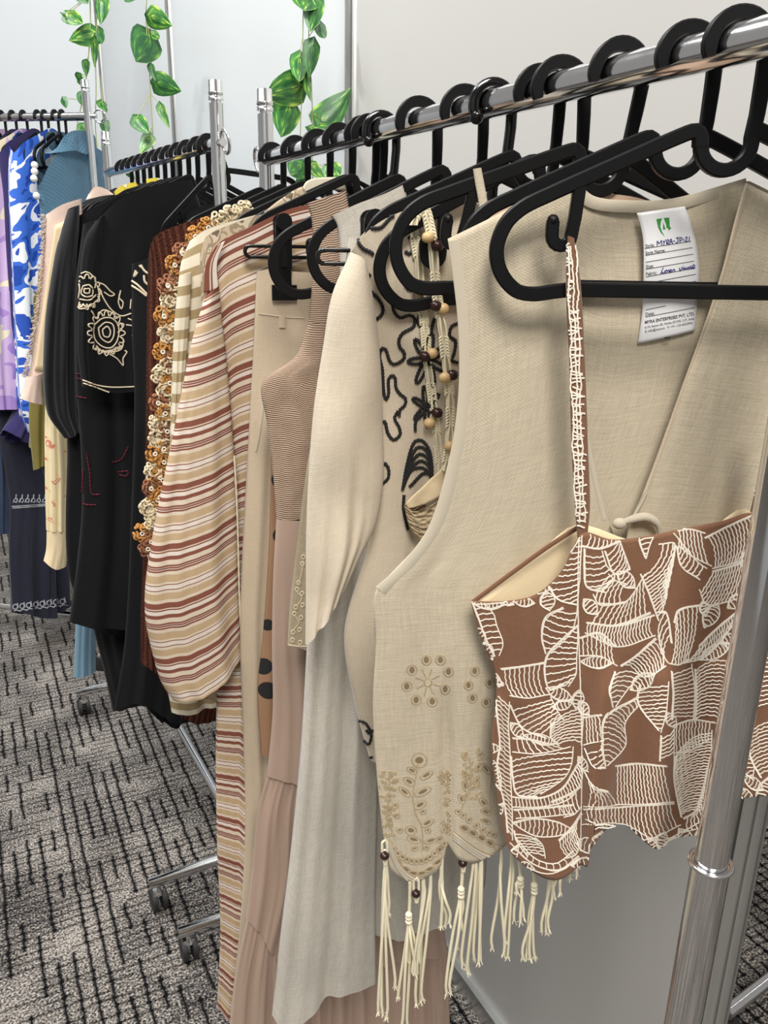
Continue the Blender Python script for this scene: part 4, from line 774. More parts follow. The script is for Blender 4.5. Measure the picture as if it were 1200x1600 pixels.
# ---- eyelet shell top
p7 = PL[7]; t = G(7, 'shell_top', 'sand linen top with cutwork eyelet hem, under the ecru sleeve', 'top')
cloth('shoulder_strap', p7, [[(516, 338), (560, 318), (600, 303), (631, 288)], [(524, 350), (570, 334), (606, 320), (635, 304)], [(529, 372), (574, 360), (610, 350), (640, 340)], [(533, 470), (640, 460)]], M['grey_linen'], t, depth=.005, nu=20, nv=20, fold=.0005, off=.003)
et = cloth('body', p7, [[(533, 468), (640, 468)], [(512, 560), (650, 560)], [(492, 660), (650, 660)], [(478, 740), (650, 740)], [(464, 850), (650, 850)], [(453, 945), (650, 945)], [(449, 1008), (500, 1012), (650, 1012)]], M['eyelet_linen'], t, depth=.010, nu=36, nv=40, fold=.0025, freq=3, seed=14)
EY = []
def c2(x, y): return (200 + x*300/1067, 700 + y*450/1600)
for (x, y) in ((975, 605), (970, 643), (948, 748), (940, 785), (968, 808), (970, 872), (932, 884), (925, 920), (962, 942), (953, 1008), (918, 1022), (915, 1066), (957, 1080), (1045, 960), (1055, 995), (1010, 1030), (1000, 1075), (1090, 960)): EY.append(ringpx(*c2(x, y), 2.8, 3.4, 0, 8))
EY += [[c2(975, 625), c2(965, 700), c2(945, 760)], [c2(940, 800), c2(968, 830), c2(940, 875)], [c2(930, 930), c2(950, 970), c2(920, 1010)], [c2(885, 1092), c2(940, 1100), c2(1000, 1102), c2(1080, 1100)]]
cords('eyelet_embroidery', [et], EY, .0007, M['cord_cream'], t, .0004, 2.0, 4)
# ---- smocked tiered dress
p8 = PL[8]; t = G(8, 'dress', 'rose-taupe tiered dress with smocked bodice and wide strap', 'dress')
cloth('strap', p8, [[(479, 318), (508, 308), (541, 297)], [(487, 345), (512, 338), (546, 330)], [(488, 430), (515, 430), (550, 430)], [(482, 505), (515, 505), (552, 505)]], M['smocked'], t, depth=.004, off=.004, nu=14, nv=40, fold=.0003, wrinkle=.001, wfreq=40)
cloth('bodice', p8, [[(482, 505), (515, 505), (552, 505)], [(462, 556), (508, 556), (560, 556)], [(410, 598), (480, 590), (570, 590)], [(417, 660), (490, 655), (575, 655)], [(426, 735), (490, 732), (572, 732)], [(432, 812), (490, 806), (570, 806)]], M['smocked'], t, depth=.012, off=.003, nu=30, nv=60, fold=.001, wrinkle=.0012, wfreq=60)
cloth('skirt_tier', p8, [[(432, 810), (490, 806), (565, 806)], [(427, 900), (500, 900), (580, 900)], [(425, 1010), (600, 1010)], [(426, 1110), (620, 1110)], [(417, 1212), (455, 1216), (640, 1220)]], M['rose_taupe'], t, depth=.018, off=.005, nu=50, nv=40, fold=.004, freq=4, seed=15)
cloth('skirt_tier', p8, [[(421, 1200), (458, 1204), (642, 1210)], [(404, 1262), (660, 1262)], [(392, 1370), (680, 1370)], [(384, 1434), (405, 1450), (440, 1490), (700, 1490)]], M['rose_taupe'], t, depth=lambda q: .013+.008*q, off=.003, nu=90, nv=50, fold=.004, freq=9, seed=16, ramp=(-.1, .3), bulge=lambda s, t: .0016*math.sin(s*190)*(1-sstep(.05, .4, t)))
cloth('skirt_tier', p8, [[(388, 1424), (408, 1440), (444, 1478), (700, 1480)], [(370, 1510), (430, 1540), (702, 1560)], [(360, 1600), (430, 1620), (703, 1630)], [(350, 1690), (430, 1700), (704, 1720)]], M['rose_taupe'], t, depth=lambda q: .015+.012*q, off=.001, nu=110, nv=50, fold=.005, freq=11, seed=17, ramp=(-.1, .3), bulge=lambda s, t: .0018*math.sin(s*230)*(1-sstep(.05, .45, t)))
# ---- spotted scarf dress sliver between dress and trousers
pm = Plane((PL[8].p + PL[9].p)/2, 13.5)
t = G(8, 'dress', 'tan dress with black spots, a sliver between trousers and taupe dress', 'dress')
cloth('body', pm, [[(424, 640), (470, 640)], [(420, 850), (470, 850)], [(410, 1000), (470, 1000)], [(402, 1080), (470, 1080)], [(408, 1180), (470, 1180)]], M['spotted_tan'], t, depth=.005, nu=16, nv=30, fold=.001)
# ---- linen trousers in the clip hanger
p9 = PL[9]; t = G(9, 'trousers', 'cream linen trousers held by a black clip, right of the striped kimono', 'trousers')
tr = cloth('legs', p9, [[(401, 424), (425, 420), (455, 424), (560, 430)], [(398, 490), (430, 488), (565, 490)], [(393, 600), (430, 600), (565, 600)], [(385, 740), (420, 740), (560, 740)], [(378, 880), (420, 880), (555, 880)], [(375, 1000), (410, 1000), (540, 1000)], [(380, 1150), (412, 1150), (540, 1150)], [(383, 1290), (412, 1290), (540, 1290)], [(376, 1430), (408, 1430), (540, 1430)], [(362, 1570), (396, 1570), (540, 1570)], [(352, 1680), (390, 1680), (540, 1680)]], M['trouser_linen'], t, depth=lambda q: .002+.012*sstep(.03, .2, q), nu=50, nv=80, fold=.004, freq=3.5, seed=18, bulge=lambda s, t: -.010*math.exp(-((s-.20)/.04)**2)*sstep(.06, .3, t))
surf_strip('waistband', tr, [(404, 490), (425, 493), (450, 496), (475, 497)], .0012, .0005, M['linen_binding'], t)
surf_strip('belt_loop', tr, [(441, 494), (441, 500), (441, 512)], .008, .0012, M['trouser_linen'], t, .002)
surf_strip('pocket_edge', tr, [(412, 600), (410, 640), (405, 680), (400, 705)], .0022, .0008, M['linen_binding'], t)
# ---- rust striped kimono
p10 = PL[10]; t = G(10, 'kimono', 'rust, tan and cream striped kimono with a wide drooping sleeve', 'kimono')
cloth('body', p10, [[(330, 402), (345, 378), (395, 352), (450, 327), (500, 316)], [(333, 450), (380, 425), (440, 405), (510, 390)], [(345, 560), (400, 535), (510, 510)], [(358, 720), (410, 700), (510, 690)], [(355, 880), (410, 870), (500, 865)], [(341, 1040), (384, 1036), (490, 1030)], [(337, 1160), (385, 1158), (480, 1155)], [(339, 1320), (382, 1318), (470, 1315)], [(344, 1450), (372, 1450), (460, 1450)], [(339, 1572), (362, 1588), (450, 1590)]], M['rust_stripe'], t, depth=.014, nu=40, nv=90, fold=.005, freq=3, seed=19, wrinkle=.002)
cloth('sleeve', p10, [[(322, 460), (332, 452), (342, 446)], [(303, 520), (325, 503), (346, 492)], [(286, 600), (320, 572), (353, 552)], [(268, 690), (315, 655), (360, 630)], [(250, 775), (310, 738), (366, 708)], [(236, 850), (305, 812), (370, 784)], [(227, 915), (300, 878), (372, 850)], [(227, 965), (305, 936), (373, 902)], [(238, 1020), (310, 998), (375, 955)], [(252, 1066), (315, 1046), (377, 1000)], [(268, 1090), (318, 1072), (378, 1024)]], M['rust_stripe'], t, depth=lambda q: .014+.02*q, off=.020, nu=44, nv=90, fold=.003, freq=1.6, seed=20, wrinkle=.003, wfreq=10)
cloth('yoke', p10, [[(337, 384), (322, 412), (318, 458)], [(352, 376), (340, 410), (342, 452)]], M['rust_stripe'], t, closed=False, off=.020, nu=20, nv=10, fold=0)
mb = MB(); mb.tube(crom([p10.at(x, y, .028) for x, y in ((366, 712), (370, 786), (372, 850), (374, 930), (378, 1022))], 40), [.0012+.0005*(i % 2) for i in range(41)], 6); put(mb, 'sleeve_piping', M['cord_cream'], t)
# ---- taupe floral shirt with striped collar
p11 = PL[11]; t = G(11, 'shirt', 'taupe floral shirt with a striped stand collar, behind the kimono', 'shirt')
cloth('body', p11, [[(312, 400), (322, 372), (345, 357), (413, 333), (470, 312)], [(316, 560), (480, 540)], [(310, 800), (480, 800)], [(300, 1000), (480, 1000)], [(298, 1082), (340, 1090), (480, 1085)]], M['taupe_floral'], t, depth=.010, nu=36, nv=50, fold=.003, seed=21)
cloth('collar', p11, [[(470, 300), (482, 282), (515, 276), (550, 280), (568, 294)], [(474, 318), (490, 300), (515, 296), (548, 300), (572, 312)]], M['khaki_stripe'], t, closed=False, off=-.006, nu=24, nv=6, fold=0, bulge=lambda s, t: -.012*math.sin(PI*s))
cloth('lapel', p11, [[(413, 331), (440, 310), (472, 292), (478, 300)], [(416, 345), (446, 334), (476, 316), (484, 312)]], M['taupe_floral'], t, closed=False, off=.012, nu=16, nv=6, fold=0)
# ---- khaki striped shirt
p12 = PL[12]; t = G(12, 'shirt', 'khaki and white striped shirt squeezed between kimono and crochet cardigan', 'shirt')
cloth('body', p12, [[(297, 376), (320, 360), (365, 345), (413, 332)], [(283, 410), (320, 400), (420, 390)], [(276, 470), (320, 462), (430, 450)], [(271, 530), (430, 520)], [(266, 660), (430, 655)], [(262, 860), (430, 855)], [(256, 1030), (430, 1030)], [(268, 1113), (300, 1112), (345, 1095), (430, 1090)]], M['khaki_stripe'], t, depth=.012, nu=40, nv=70, fold=.004, freq=3, seed=22)
cloth('sleeve', p12, [[(280, 430), (300, 425)], [(272, 510), (296, 500)], [(268, 640), (286, 640)], [(264, 760), (282, 760)]], M['khaki_stripe'], t, depth=.008, off=.016, nu=14, nv=30, fold=.002)
# ---- crochet flower cardigan
p13 = PL[13]; t = G(13, 'cardigan', 'crochet cardigan of gold, cinnamon and cream flower motifs', 'cardigan')
cloth('body', p13, [[(292, 378), (320, 356), (352, 338), (385, 326), (412, 330)], [(275, 400), (330, 385), (430, 370)], [(262, 440), (430, 430)], [(252, 500), (430, 490)], [(248, 600), (430, 600)], [(240, 720), (430, 720)], [(230, 800), (430, 800)], [(222, 862), (430, 866)]], M['cream_crochet'], t, depth=.010, nu=30, nv=60, fold=.002, wrinkle=.004, wfreq=45)
FL = [(273, 414, 'g'), (262, 446, 'c2'), (256, 494, 'g'), (254, 549, 'g'), (251, 585, 'c'), (247, 629, 'c2'), (247, 660, 'c'), (246, 684, 'c'), (242, 708, 'g'), (240, 736, 'c'), (236, 762, 'c2'), (232, 792, 'c'), (222, 832, 'g'), (231, 856, 'c2'), (266, 470, 'c'), (262, 520, 'c'), (260, 610, 'c'), (256, 700, 'g'), (250, 745, 'g'), (246, 780, 'g'), (240, 815, 'c'), (285, 396, 'c2'), (305, 370, 'g'), (325, 356, 'g'), (345, 345, 'c'), (362, 336, 'c'), (382, 330, 'c'), (264, 570, 'c'), (258, 645, 'g')]
rz = random.Random(8)
FL += [(x + 14, y + 13, 'gc'[j % 2] if j % 3 else 'c2') for j, (x, y, k) in enumerate(FL[:14])]
for (x, y, k) in FL:
    c = p13.at(x, y, .012); mb = MB(); m = {'g': 'gold_yarn', 'c2': 'cinnamon_yarn', 'c': 'cream_yarn'}[k]; a0 = rz.random()*6
    for i in range(16):
        an = a0 + 2*PI*i/9 + rz.uniform(-.25, .25); d = p13.u*math.cos(an) + Vector((0, 0, 1))*math.sin(an); q = c + d*rz.uniform(.0095, .0120) + p13.n*rz.uniform(-.003, .003)
        w = d*.6 + p13.n*rz.uniform(-.6, .6) + p13.u.cross(d)*rz.uniform(.3, .8); mb.torus(c + d*(.0115 if i < 9 else .0065) + p13.n*rz.uniform(-.001, .004), .0034, .0016, w, 9, 5, rz.uniform(.7, 1.3))
    fl = put(mb, 'flower_motif', M[m], t); 
    if k != 'c': mb = MB(); mb.torus(c + p13.n*.006, .0026, .0010, p13.n, 12, 6); mb.build('flower_centre', M['cord_white'], fl)
# ---- chocolate ribbed dress
p14 = PL[14]; t = G(14, 'dress', 'chocolate brown crinkle-ribbed dress beyond the crochet cardigan', 'dress')
cloth('body', p14, [[(232, 396), (240, 372), (262, 358), (300, 345), (339, 332)], [(230, 450), (345, 440)], [(228, 600), (350, 600)], [(226, 800), (350, 800)], [(220, 960), (350, 960)], [(220, 1036), (240, 1046), (290, 1120), (345, 1126)]], M['chocolate_rib'], t, depth=.016, nu=40, nv=60, fold=.004, freq=4, seed=23)

# ------------------------------------------------------------------ middle rack: black garments
PH2 = 30
H2 = [341, 326, 309, 295, 281, 270, 258, 246, 235, 225, 215, 206]
Q = [Plane(rail_pos(R2N, R2F, R2Z, PH2, px), PH2) for px in H2]
LB2 = ['dark hanger nearest on the middle rail, its bare arm crossing the black blouse', 'black hanger inside the paisley embroidered black blouse', 'black hanger inside the black dress with red stitching', 'black hanger inside the black long-sleeved tunic', 'black hanger inside the long black skirt dress',
       'black hanger inside the yellow-collared black shirt', 'black hanger inside the pink fringed jacket', 'black hanger inside the cream floral blouse', 'black hanger inside the pale blue trousers']
LB2X = ['third-last black hanger towards the far post of the middle rail', 'second-last black hanger towards the far post of the middle rail', 'last black hanger at the far post of the middle rail']
for i, q in enumerate(Q): hanger(q.p, PH2, LB2[i] if i < len(LB2) else LB2X[i-9], 'hangers on the middle rail', tilt=0 if i else -20)
def G2(i, name, label, cat): return thing(name, Q[i].p, label, cat, 'garments on the middle rail')
def c8(x, y): return (x*.25, 400 + y*.25)
t = G2(0, 'jacket', 'black jacket with a cream scrolled cuff, nearest on the middle rail', 'jacket')
j0 = cloth('body', Q[0], [[(206, 412), (240, 395), (300, 330), (335, 318)], [(206, 440), (340, 420)], [(206, 520), (340, 520)], [(210, 620), (340, 620)], [(205, 800), (340, 800)], [(195, 1000), (340, 1000)], [(178, 1110), (215, 1095), (270, 1122), (340, 1120)]], M['black_cotton'], t, depth=.02, nu=36, nv=60, fold=.006, freq=3, seed=30)
cords('cord_embroidery', [j0], [[c8(880, 55), c8(900, 90), c8(925, 110)], [c8(850, 90), c8(840, 130), c8(860, 100)], [c8(900, 120), c8(905, 160), c8(925, 180)], [c8(825, 155), c8(860, 180), c8(920, 240)], [c8(825, 185), c8(870, 215), c8(915, 250)], [c8(890, 75), c8(870, 60)]], .0022, M['cord_cream'], t, .001, 3, 5)
t = G2(1, 'blouse', 'black blouse with cream paisley cord embroidery and corded hem', 'blouse')
b1 = cloth('body', Q[1], [[(150, 345), (182, 312), (240, 290), (300, 280)], [(132, 372), (200, 360), (320, 350)], [(124, 440), (320, 430)], [(122, 520), (320, 520)], [(130, 604), (180, 612), (222, 606), (330, 600)]], M['black_velvet'], t, depth=.025, nu=40, nv=40, fold=.003, freq=3, seed=31)
s1 = cloth('sleeve', Q[1], [[(150, 345), (162, 335)], [(132, 380), (160, 372)], [(124, 450), (150, 450)], [(121, 540), (146, 540)], [(128, 604), (150, 608)]], M['black_velvet'], t, depth=.012, off=.012, nu=16, nv=30, fold=.002)
PZ = [[(510, 110), (540, 100), (575, 120), (595, 160), (590, 200)], [(490, 150), (500, 200), (495, 250), (485, 300), (500, 330), (550, 320), (590, 290), (620, 260), (615, 210), (600, 170)], [(520, 190), (555, 180), (580, 210), (575, 245), (540, 255), (510, 235), (520, 190)], [(530, 205), (560, 205), (560, 230), (530, 230), (530, 205)], [(500, 270), (560, 275), (600, 240)],
      [(610, 165), (650, 180), (690, 220), (715, 240), (690, 250), (650, 225)], [(620, 200), (650, 270), (700, 340), (760, 375), (820, 360)], [(755, 215), (745, 260), (770, 290), (760, 330), (740, 290), (755, 215)], [(570, 340), (600, 390), (640, 340), (690, 350), (735, 390)], [(590, 430), (640, 390), (700, 390), (740, 440), (735, 520), (700, 570), (650, 570), (600, 530), (585, 480), (590, 430)],
      [(615, 450), (660, 415), (705, 430), (710, 500), (680, 540), (630, 510), (615, 450)], [(640, 460), (670, 440), (690, 470), (680, 505), (650, 500), (640, 460)], [(735, 480), (765, 450), (755, 420), (735, 440)], [(600, 560), (640, 595), (700, 600), (760, 580), (770, 520), (740, 500)], [(680, 610), (730, 640), (770, 685), (770, 640), (795, 600), (780, 590)],
      [(790, 430), (830, 440), (840, 480), (825, 500)], [(800, 390), (835, 410), (840, 450)], [(820, 270), (815, 330)]]
for k in range(9): PZ.append([(592+k*20, 572+18*math.sin(k*.5)), (600+k*20, 590+18*math.sin(k*.5)), (606+k*20, 570+18*math.sin(k*.5))])
for (cx, cy, rx, ry, n) in ((665, 482, 100, 118, 16), (545, 225, 74, 92, 12)):
    for k in range(n):
        an = 2*PI*k/n; da = PI/n*.8; PZ.append([(cx + rx*f*math.cos(an+q), cy + ry*f*math.sin(an+q)) for q, f in ((-da, .92), (-da*.6, 1.10), (0, 1.2), (da*.6, 1.10), (da, .92))])
for k in range(5): PZ.append([(492+k*22, 318), (500+k*22, 300), (508+k*22, 316)])
cords('cord_embroidery', [b1, s1], [[c8(*w) for w in l] for l in PZ] + [[c8(520, 775), c8(600, 805), c8(700, 820), c8(880, 815)], [c8(525, 795), c8(610, 825), c8(720, 860), c8(880, 855)]], .0014, M['cord_cream'], t, .001, 1.6, 5)
t = G2(2, 'dress', 'black dress with dotted red stitching below the paisley blouse', 'dress')
b2 = cloth('body', Q[2], [[(130, 350), (240, 300)], [(118, 450), (300, 440)], [(118, 600), (300, 600)], [(126, 700), (300, 700)], [(128, 790), (300, 792)], [(120, 880), (300, 880)], [(108, 972), (150, 978), (300, 980)]], M['black_cotton'], t, depth=.02, nu=30, nv=50, fold=.006, freq=3, seed=32)
cords('red_stitching', [b2], [[c8(540, 1235), c8(560, 1350), c8(575, 1485), c8(625, 1490)], [c8(520, 1340), c8(515, 1460), c8(520, 1545), c8(600, 1555)], [c8(470, 735), c8(520, 735)], [c8(470, 765), c8(520, 770)], [c8(465, 875), c8(545, 890)], [c8(740, 1350), c8(800, 1345), c8(790, 1375), c8(745, 1365)], [c8(700, 1290), c8(760, 1270), c8(800, 1190)]], .0013, M['thread_red'], t, .001, 3, 5, chain=.5)
t = G2(3, 'tunic', 'black long-sleeved tunic, its sleeve hanging left of the paisley blouse', 'tunic')
cloth('body', Q[3], [[(118, 340), (200, 300)], [(110, 450), (280, 440)], [(105, 700), (280, 700)], [(108, 900), (280, 900)], [(150, 985), (280, 1000)]], M['black_cotton'], t, depth=.02, nu=26, nv=40, fold=.006, seed=33)
cloth('sleeve', Q[3], [[(106, 328), (124, 320)], [(96, 360), (124, 352)], [(82, 420), (120, 416)], [(69, 520), (118, 520)], [(72, 640), (120, 640)], [(100, 684), (124, 672)]], M['charcoal_cotton'], t, depth=.025, off=.02, nu=20, nv=40, fold=.006, freq=2, seed=34)
t = G2(4, 'skirt', 'long black flared skirt reaching nearly to the carpet', 'skirt')
cloth('body', Q[4], [[(130, 620), (260, 620)], [(125, 800), (270, 800)], [(140, 950), (280, 950)], [(165, 1060), (290, 1060)], [(176, 1112), (215, 1095), (262, 1128), (300, 1120)]], M['black_velvet'], t, depth=.03, nu=36, nv=40, fold=.012, freq=3, seed=35)
cloth('cuff', Q[4], [[(130, 925), (150, 920)], [(126, 945), (155, 950)]], M['charcoal_cotton'], t, depth=.01, off=.05, nu=10, nv=6, fold=0)
t = G2(5, 'shirt', 'black shirt with a yellow flowered collar peeking over the shoulders', 'shirt')
cloth('collar', Q[5], [[(178, 300), (190, 290), (212, 284)], [(180, 306), (194, 297), (216, 290)]], M['yellow_floral'], t, depth=.006, nu=12, nv=4, fold=0)
cloth('collar', Q[5], [[(228, 280), (245, 278), (262, 284)], [(230, 290), (246, 288), (262, 292)]], M['yellow_floral'], t, depth=.006, nu=12, nv=4, fold=0)
cloth('body', Q[5], [[(128, 335), (178, 305), (230, 288)], [(90, 380), (240, 380)], [(80, 500), (250, 500)], [(95, 660), (250, 660)]], M['charcoal_cotton'], t, depth=.02, nu=30, nv=30, fold=.005, seed=36)
t = G2(6, 'jacket', 'blush pink jacket with fringed edges and pale cuff', 'jacket')
fj = cloth('body', Q[6], [[(72, 335), (98, 320), (128, 310)], [(66, 400), (130, 395)], [(60, 480), (130, 480)], [(50, 560), (125, 560)], [(42, 590), (120, 590)]], M['blush_fleece'], t, depth=.012, nu=20, nv=40, fold=.003, seed=37)
cloth('cuff', Q[6], [[(42, 588), (68, 582)], [(36, 610), (66, 606)], [(30, 622), (68, 632)]], M['blush_fleece'], t, depth=.018, off=.01, nu=12, nv=10, fold=.001)
cloth('placket', Q[6], [[(86, 352), (112, 340)], [(76, 420), (96, 420)], [(62, 520), (90, 520)], [(54, 580), (80, 580)]], M['cream_lining'], t, closed=False, off=.016, nu=6, nv=24, fold=0)
mb = MB(); rr = random.Random(4)
for i in range(260):
    u = i/260; y = 335 + 255*u; x = 72 - 30*u*u - 2; c = Q[6].at(x+rr.uniform(-1, 2), y, .004)
    mb.tube([c, c + Vector((rr.uniform(-.012, -.002), rr.uniform(-.008, .004), rr.uniform(-.01, .004)))], .0009, 3)
put(mb, 'edge_fringe', M['blush_fleece'], t)['kind'] = 'stuff'
t = G2(7, 'blouse', 'cream floral blouse, its long cuffed sleeve hanging below the fringed jacket', 'blouse')
cloth('sleeve', Q[7], [[(75, 560), (110, 556)], [(70, 650), (104, 645)], [(70, 740), (108, 735)], [(72, 828), (106, 826)]], M['cream_floral'], t, depth=.022, nu=16, nv=30, fold=.004, seed=38)
cloth('cuff', Q[7], [[(73, 828), (106, 826)], [(72, 858), (106, 856)], [(68, 876), (85, 886), (104, 884)]], M['cream_lining'], t, depth=.02, nu=16, nv=10, fold=.001)
cloth('collar', Q[7], [[(138, 304), (150, 292), (170, 298)], [(134, 312), (160, 306), (178, 304)]], M['blush_fleece'], t, depth=.012, nu=12, nv=4, fold=0)
t = G2(8, 'trousers', 'pale blue cotton trousers, one leg end below the black dresses', 'trousers')
cloth('leg', Q[8], [[(130, 500), (170, 500)], [(125, 800), (170, 800)], [(118, 975), (150, 975)], [(115, 1058), (150, 1046)]], M['sky_cotton'], t, depth=.02, nu=16, nv=40, fold=.004, seed=39)
t = G2(8, 'shirt', 'olive cotton shirt tail hanging behind the blush jacket cuff', 'shirt')
cloth('body', Plane(Q[8].p + Vector((-.06, .05, 0)), PH2), [[(60, 420), (110, 420)], [(45, 650), (90, 650)], [(52, 735), (78, 720)]], M['olive_cotton'], t, depth=.012, nu=14, nv=20, fold=.003)

# ------------------------------------------------------------------ far rack: blue garments, seen nearly from the side
PH3 = 72
H3 = [104, 93, 77, 66, 44, 27, 10, -8]
S = [Plane(rail_pos(R3N, R3F, R3Z, PH3, px), PH3) for px in H3]
LB3 = ['black hanger inside the blue knitted sweater', 'black hanger between the blue sweater and the olive collar', 'black hanger carrying the olive-collared top', 'black hanger inside the blue and white floral dress', 'black hanger inside the indigo cardigan', 'black hanger inside the lilac tie-dyed shirt', 'black hanger inside the dark embroidered skirt set', 'black hanger cut by the left picture edge']
for i, q in enumerate(S): hanger(q.p, PH3, LB3[i], 'hangers on the far rail', parts=False).scale = (.78, 1, 1)
def shoulders(pl, sx=.78, up=.013):          # picture points just over the hanger's arms
    return [proj(pl.p + pl.u*(a*sx) + Vector((0, 0, c + up))) for a, c in ((-.158, -.128), (-.140, -.100), (-.08, -.072), (-.02, -.048), (.02, -.048), (.08, -.072), (.140, -.100), (.158, -.128))]
def G3(i, name, label, cat): return thing(name, S[i].p, label, cat, 'garments on the far rail')
t = G3(0, 'sweater', 'dusty blue waffle-knit sweater with a folded roll collar', 'sweater')
cloth('body', S[0], [[(60, 290), (66, 256), (82, 230), (120, 226), (165, 242)], [(62, 320), (168, 300)], [(66, 400), (170, 390)], [(70, 520), (168, 520)]], M['blue_waffle'], t, depth=.04, nu=30, nv=40, fold=.003, seed=40)
cloth('collar', S[0], [[(82, 236), (86, 212), (100, 204), (130, 210), (146, 222)], [(72, 240), (100, 236), (125, 248), (148, 246)]], M['blue_waffle'], t, depth=.05, off=.02, nu=24, nv=10, fold=.004, wrinkle=.006)
t = G3(2, 'shirt', 'olive shirt with a pointed collar beside the blue sweater', 'shirt')
cloth('collar', S[2], [[(54, 222), (62, 212), (76, 212)], [(52, 228), (66, 232), (80, 222)]], M['olive_cotton'], t, depth=.02, nu=10, nv=5, fold=0)
cloth('body', S[2], [[(54, 250), (70, 240)], [(50, 400), (80, 400)], [(50, 640), (80, 640)], [(46, 700), (78, 690)]], M['olive_cotton'], t, depth=.02, nu=12, nv=20, fold=.003)
t = G3(3, 'dress', 'blue and white floral dress with a bead-trimmed placket', 'dress')
fd = cloth('body', S[3], [shoulders(S[3]), [(15, 280), (96, 262)], [(20, 400), (96, 400)], [(28, 560), (96, 560)], [(34, 640), (92, 636)], [(46, 676), (90, 680)]], M['blue_floral'], t, depth=.05, nu=26, nv=50, fold=.008, freq=2, seed=42)
for (x, y) in ((54, 258), (54, 268), (53, 279), (57, 306)):
    mb = MB(); mb.ball(S[3].at(x, y, .09), .011, 10, 7); put(mb, 'trim_bead', M['pearl'], t)
t = G3(4, 'cardigan', 'dark indigo cardigan with a long hanging sleeve', 'cardigan')
cloth('sleeve', S[4], [shoulders(S[4]), [(6, 300), (64, 290)], [(12, 420), (60, 420)], [(22, 560), (60, 560)], [(26, 640), (56, 640)], [(6, 672), (25, 690), (46, 692)]], M['indigo_cotton'], t, depth=.04, nu=20, nv=40, fold=.006, seed=43)
t = G3(5, 'shirt', 'lilac and cream tie-dyed shirt at the left edge', 'shirt')
cloth('body', S[5], [shoulders(S[5]), [(-26, 260), (20, 244), (56, 238)], [(-18, 400), (40, 390)], [(-14, 560), (40, 560)], [(-6, 640), (30, 636)]], M['lilac_dye'], t, depth=.04, nu=22, nv=40, fold=.006, seed=44)
t = G3(6, 'skirt', 'charcoal blue tiered skirt with white scalloped embroidery bands', 'skirt')
sk = cloth('body', S[6], [[(-20, 560), (60, 600)], [(2, 690), (80, 720)], [(18, 780), (104, 770)], [(16, 860), (106, 850)], [(20, 955), (60, 962), (108, 935)]], M['navy_cotton'], t, depth=.06, nu=40, nv=50, fold=.012, freq=3, seed=45)
EM = [[c8(75, 1565), c8(160, 1560), c8(290, 1550)], [c8(80, 1575), c8(160, 1570), c8(290, 1560)]]
for k in range(6): x = 85 + k*36; EM += [[c8(x, 1540), c8(x+10, 1515), c8(x+24, 1520), c8(x+20, 1540), c8(x+8, 1535)], [c8(x+16, 1515), c8(x+18, 1490)]]
for k in range(8): x = 24 + k*10.5; y = 948 - k*1.2; EM += [ringpx(x, y, 3.5, 4, 0, 8), [(x-4, y+8), (x+2, y+5), (x+8, y+7)], [(x+3, y-6), (x+5, y+2)]]
cords('white_embroidery', [sk], EM, .0022, M['thread_grey'], t, .001, 2.5, 4)
t = G3(7, 'skirt', 'faded denim skirt cut by the left picture edge', 'skirt')
cloth('body', S[7], [[(-60, 600), (6, 640)], [(-60, 740), (16, 740)], [(-60, 832), (17, 834)]], M['denim'], t, depth=.03, nu=16, nv=24, fold=.006)
# dark sleeve behind, left edge
t = G3(6, 'coat', 'near-black coat edge at the left picture edge above the denim skirt', 'coat')
cloth('body', Plane(S[6].p + Vector((-.05, .0, 0)), PH3), [[(-40, 500), (4, 500)], [(-40, 600), (16, 600)], [(-40, 690), (22, 690)]], M['charcoal_cotton'], t, depth=.03, nu=14, nv=20, fold=.005)

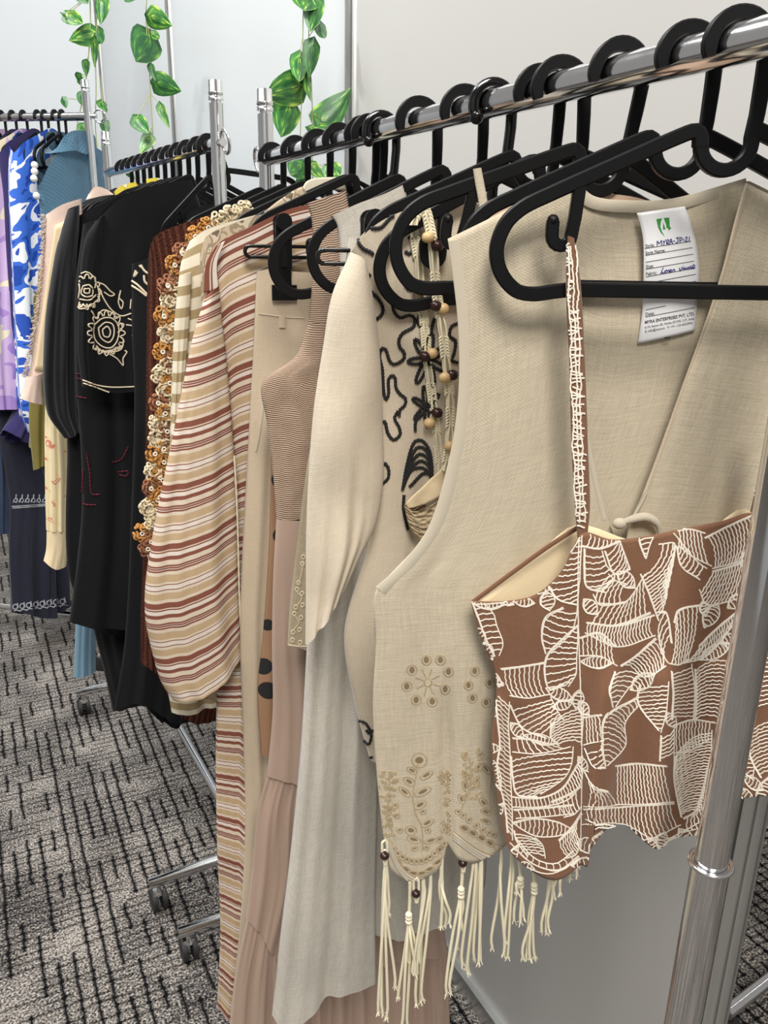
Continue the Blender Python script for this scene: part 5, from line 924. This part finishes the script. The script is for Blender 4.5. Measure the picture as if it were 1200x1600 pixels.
# ------------------------------------------------------------------ hanging artificial vines
def leaf_mesh():
    mb = MB(); n = 8; m = 6; vs = []; uv = []
    for j in range(n+1):
        v = j/n; w = .5*(math.sin(PI*min(1, v*1.02)**.55)**.8)*(1 - .25*v) if 0 < v < 1 else 0
        for i in range(m+1):
            s = i/m*2-1; x = s*w*.95; z = -v + .30*abs(s)**1.5*max(0, 1-v*1.6); y = .12*abs(s)*w*2 - .16*v*v
            vs.append((x, y, z)); uv.append((i/m, v))
    mb.add(vs, [(j*(m+1)+i, j*(m+1)+i+1, (j+1)*(m+1)+i+1, (j+1)*(m+1)+i) for j in range(n) for i in range(m)], uv)
    return mb.mesh('leaf', M['leaf_variegated'])
LEAF = leaf_mesh()
def vine(label, Y, stems, leaves, seed):
    rv = random.Random(seed); pl = Plane((0, Y, 0), 20); top = pl.at(*stems[0][0])
    t = thing('hanging_vine', top, label, 'vine', 'artificial ivy vines')
    for s in stems:
        pts = [pl.at(x, y) for x, y in s]; pts = [Vector((pts[0].x, pts[0].y, HW))] + pts if s[0][1] < 0 else pts
        mb = MB(); mb.tube(crom(pts, len(pts)*6), .0011*Y/2, 5); put(mb, 'stem', M['vine_stem'], t)
    for (bx, by, tx, ty, wr) in leaves:
        a = pl.at(bx, by, rv.uniform(0, .02)); c = pl.at(tx, ty, rv.uniform(0, .05)); L = (c-a).length; z = (a-c).normalized(); y = (pl.n*-1); x = y.cross(z).normalized(); y = z.cross(x)
        rt = Matrix.Rotation(rv.uniform(-.5, .5), 3, z); x = rt @ x; y = rt @ y
        o = link('leaf', LEAF, t); mt = Matrix((x*L*wr*1.15, y*L, z*L)).transposed().to_4x4(); mt.translation = a - ORI[t.name]; o.matrix_local = mt
        sx = min(stems, key=lambda s: min(abs(q[0]-bx)+abs(q[1]-by) for q in s)); q = min(sx, key=lambda q: abs(q[1]-by+12) + .3*abs(q[0]-bx))
        mb = MB(); mb.tube(crom([pl.at(q[0], q[1]-2), pl.at((q[0]+bx)/2, (q[1]+by)/2 - 3), a], 6), .0008*Y/2, 4); put(mb, 'leaf_stalk', M['vine_stem'], t)
vine('leafy artificial vine hanging in the far corner, left of the others', 3.55, [[(152, -10), (151, 40), (149, 90), (150, 140), (149, 200), (155, 260)], [(140, -10), (141, 50), (138, 90), (135, 120)], [(158, 120), (161, 180), (164, 250)], [(135, 120), (128, 160), (120, 205), (131, 220)]],
     [(107, 22, 131, 42, .85), (146, 52, 106, 66, .75), (158, 2, 160, 42, .6), (153, 46, 161, 73, .5), (148, 66, 148, 106, .35), (135, 98, 134, 120, .7), (122, 118, 131, 138, .6), (130, 146, 128, 168, .7), (99, 155, 106, 170, .8), (131, 196, 126, 212, .9), (163, 192, 168, 214, .8), (163, 222, 164, 250, .5), (126, -8, 138, 8, 1.2), (160, 160, 164, 180, .6), (124, 128, 122, 132, .9), (100, 22, 94, 24, .6)], 1)
vine('middle artificial vine hanging between the two white panels', 2.75, [[(229, -10), (228, 30), (233, 90), (235, 150), (238, 200), (239, 260)]], [(236, 26, 272, 40, .85), (234, 60, 208, 100, .95), (236, 104, 243, 128, .55), (246, 130, 285, 142, .9), (252, 168, 264, 204, .45), (213, 186, 234, 212, .75), (232, 214, 220, 242, .8), (238, 52, 252, 62, .7), (205, -6, 214, 4, 1), (200, 270, 212, 280, .8)], 2)
vine('nearest artificial vine with large variegated leaves beside the aluminium wall post', 1.80, [[(474, -10), (473, 60), (474, 110), (471, 160), (469, 214), (470, 290)], [(484, -10), (482, 60), (486, 120), (488, 180), (488, 260), (490, 300)]],
     [(478, -12, 474, 22, 1.3), (490, 2, 486, 56, .62), (500, 38, 507, 68, .4), (468, 90, 464, 136, .45), (489, 72, 480, 124, .6), (482, 112, 481, 164, .35), (467, 136, 408, 150, .72), (452, 165, 434, 220, .72), (504, 188, 548, 142, .75), (490, 200, 536, 206, .4), (470, 256, 450, 278, .9), (489, 258, 506, 284, .9), (474, 280, 462, 304, .8), (512, 262, 534, 280, .9), (466, 296, 452, 300, .8)], 3)
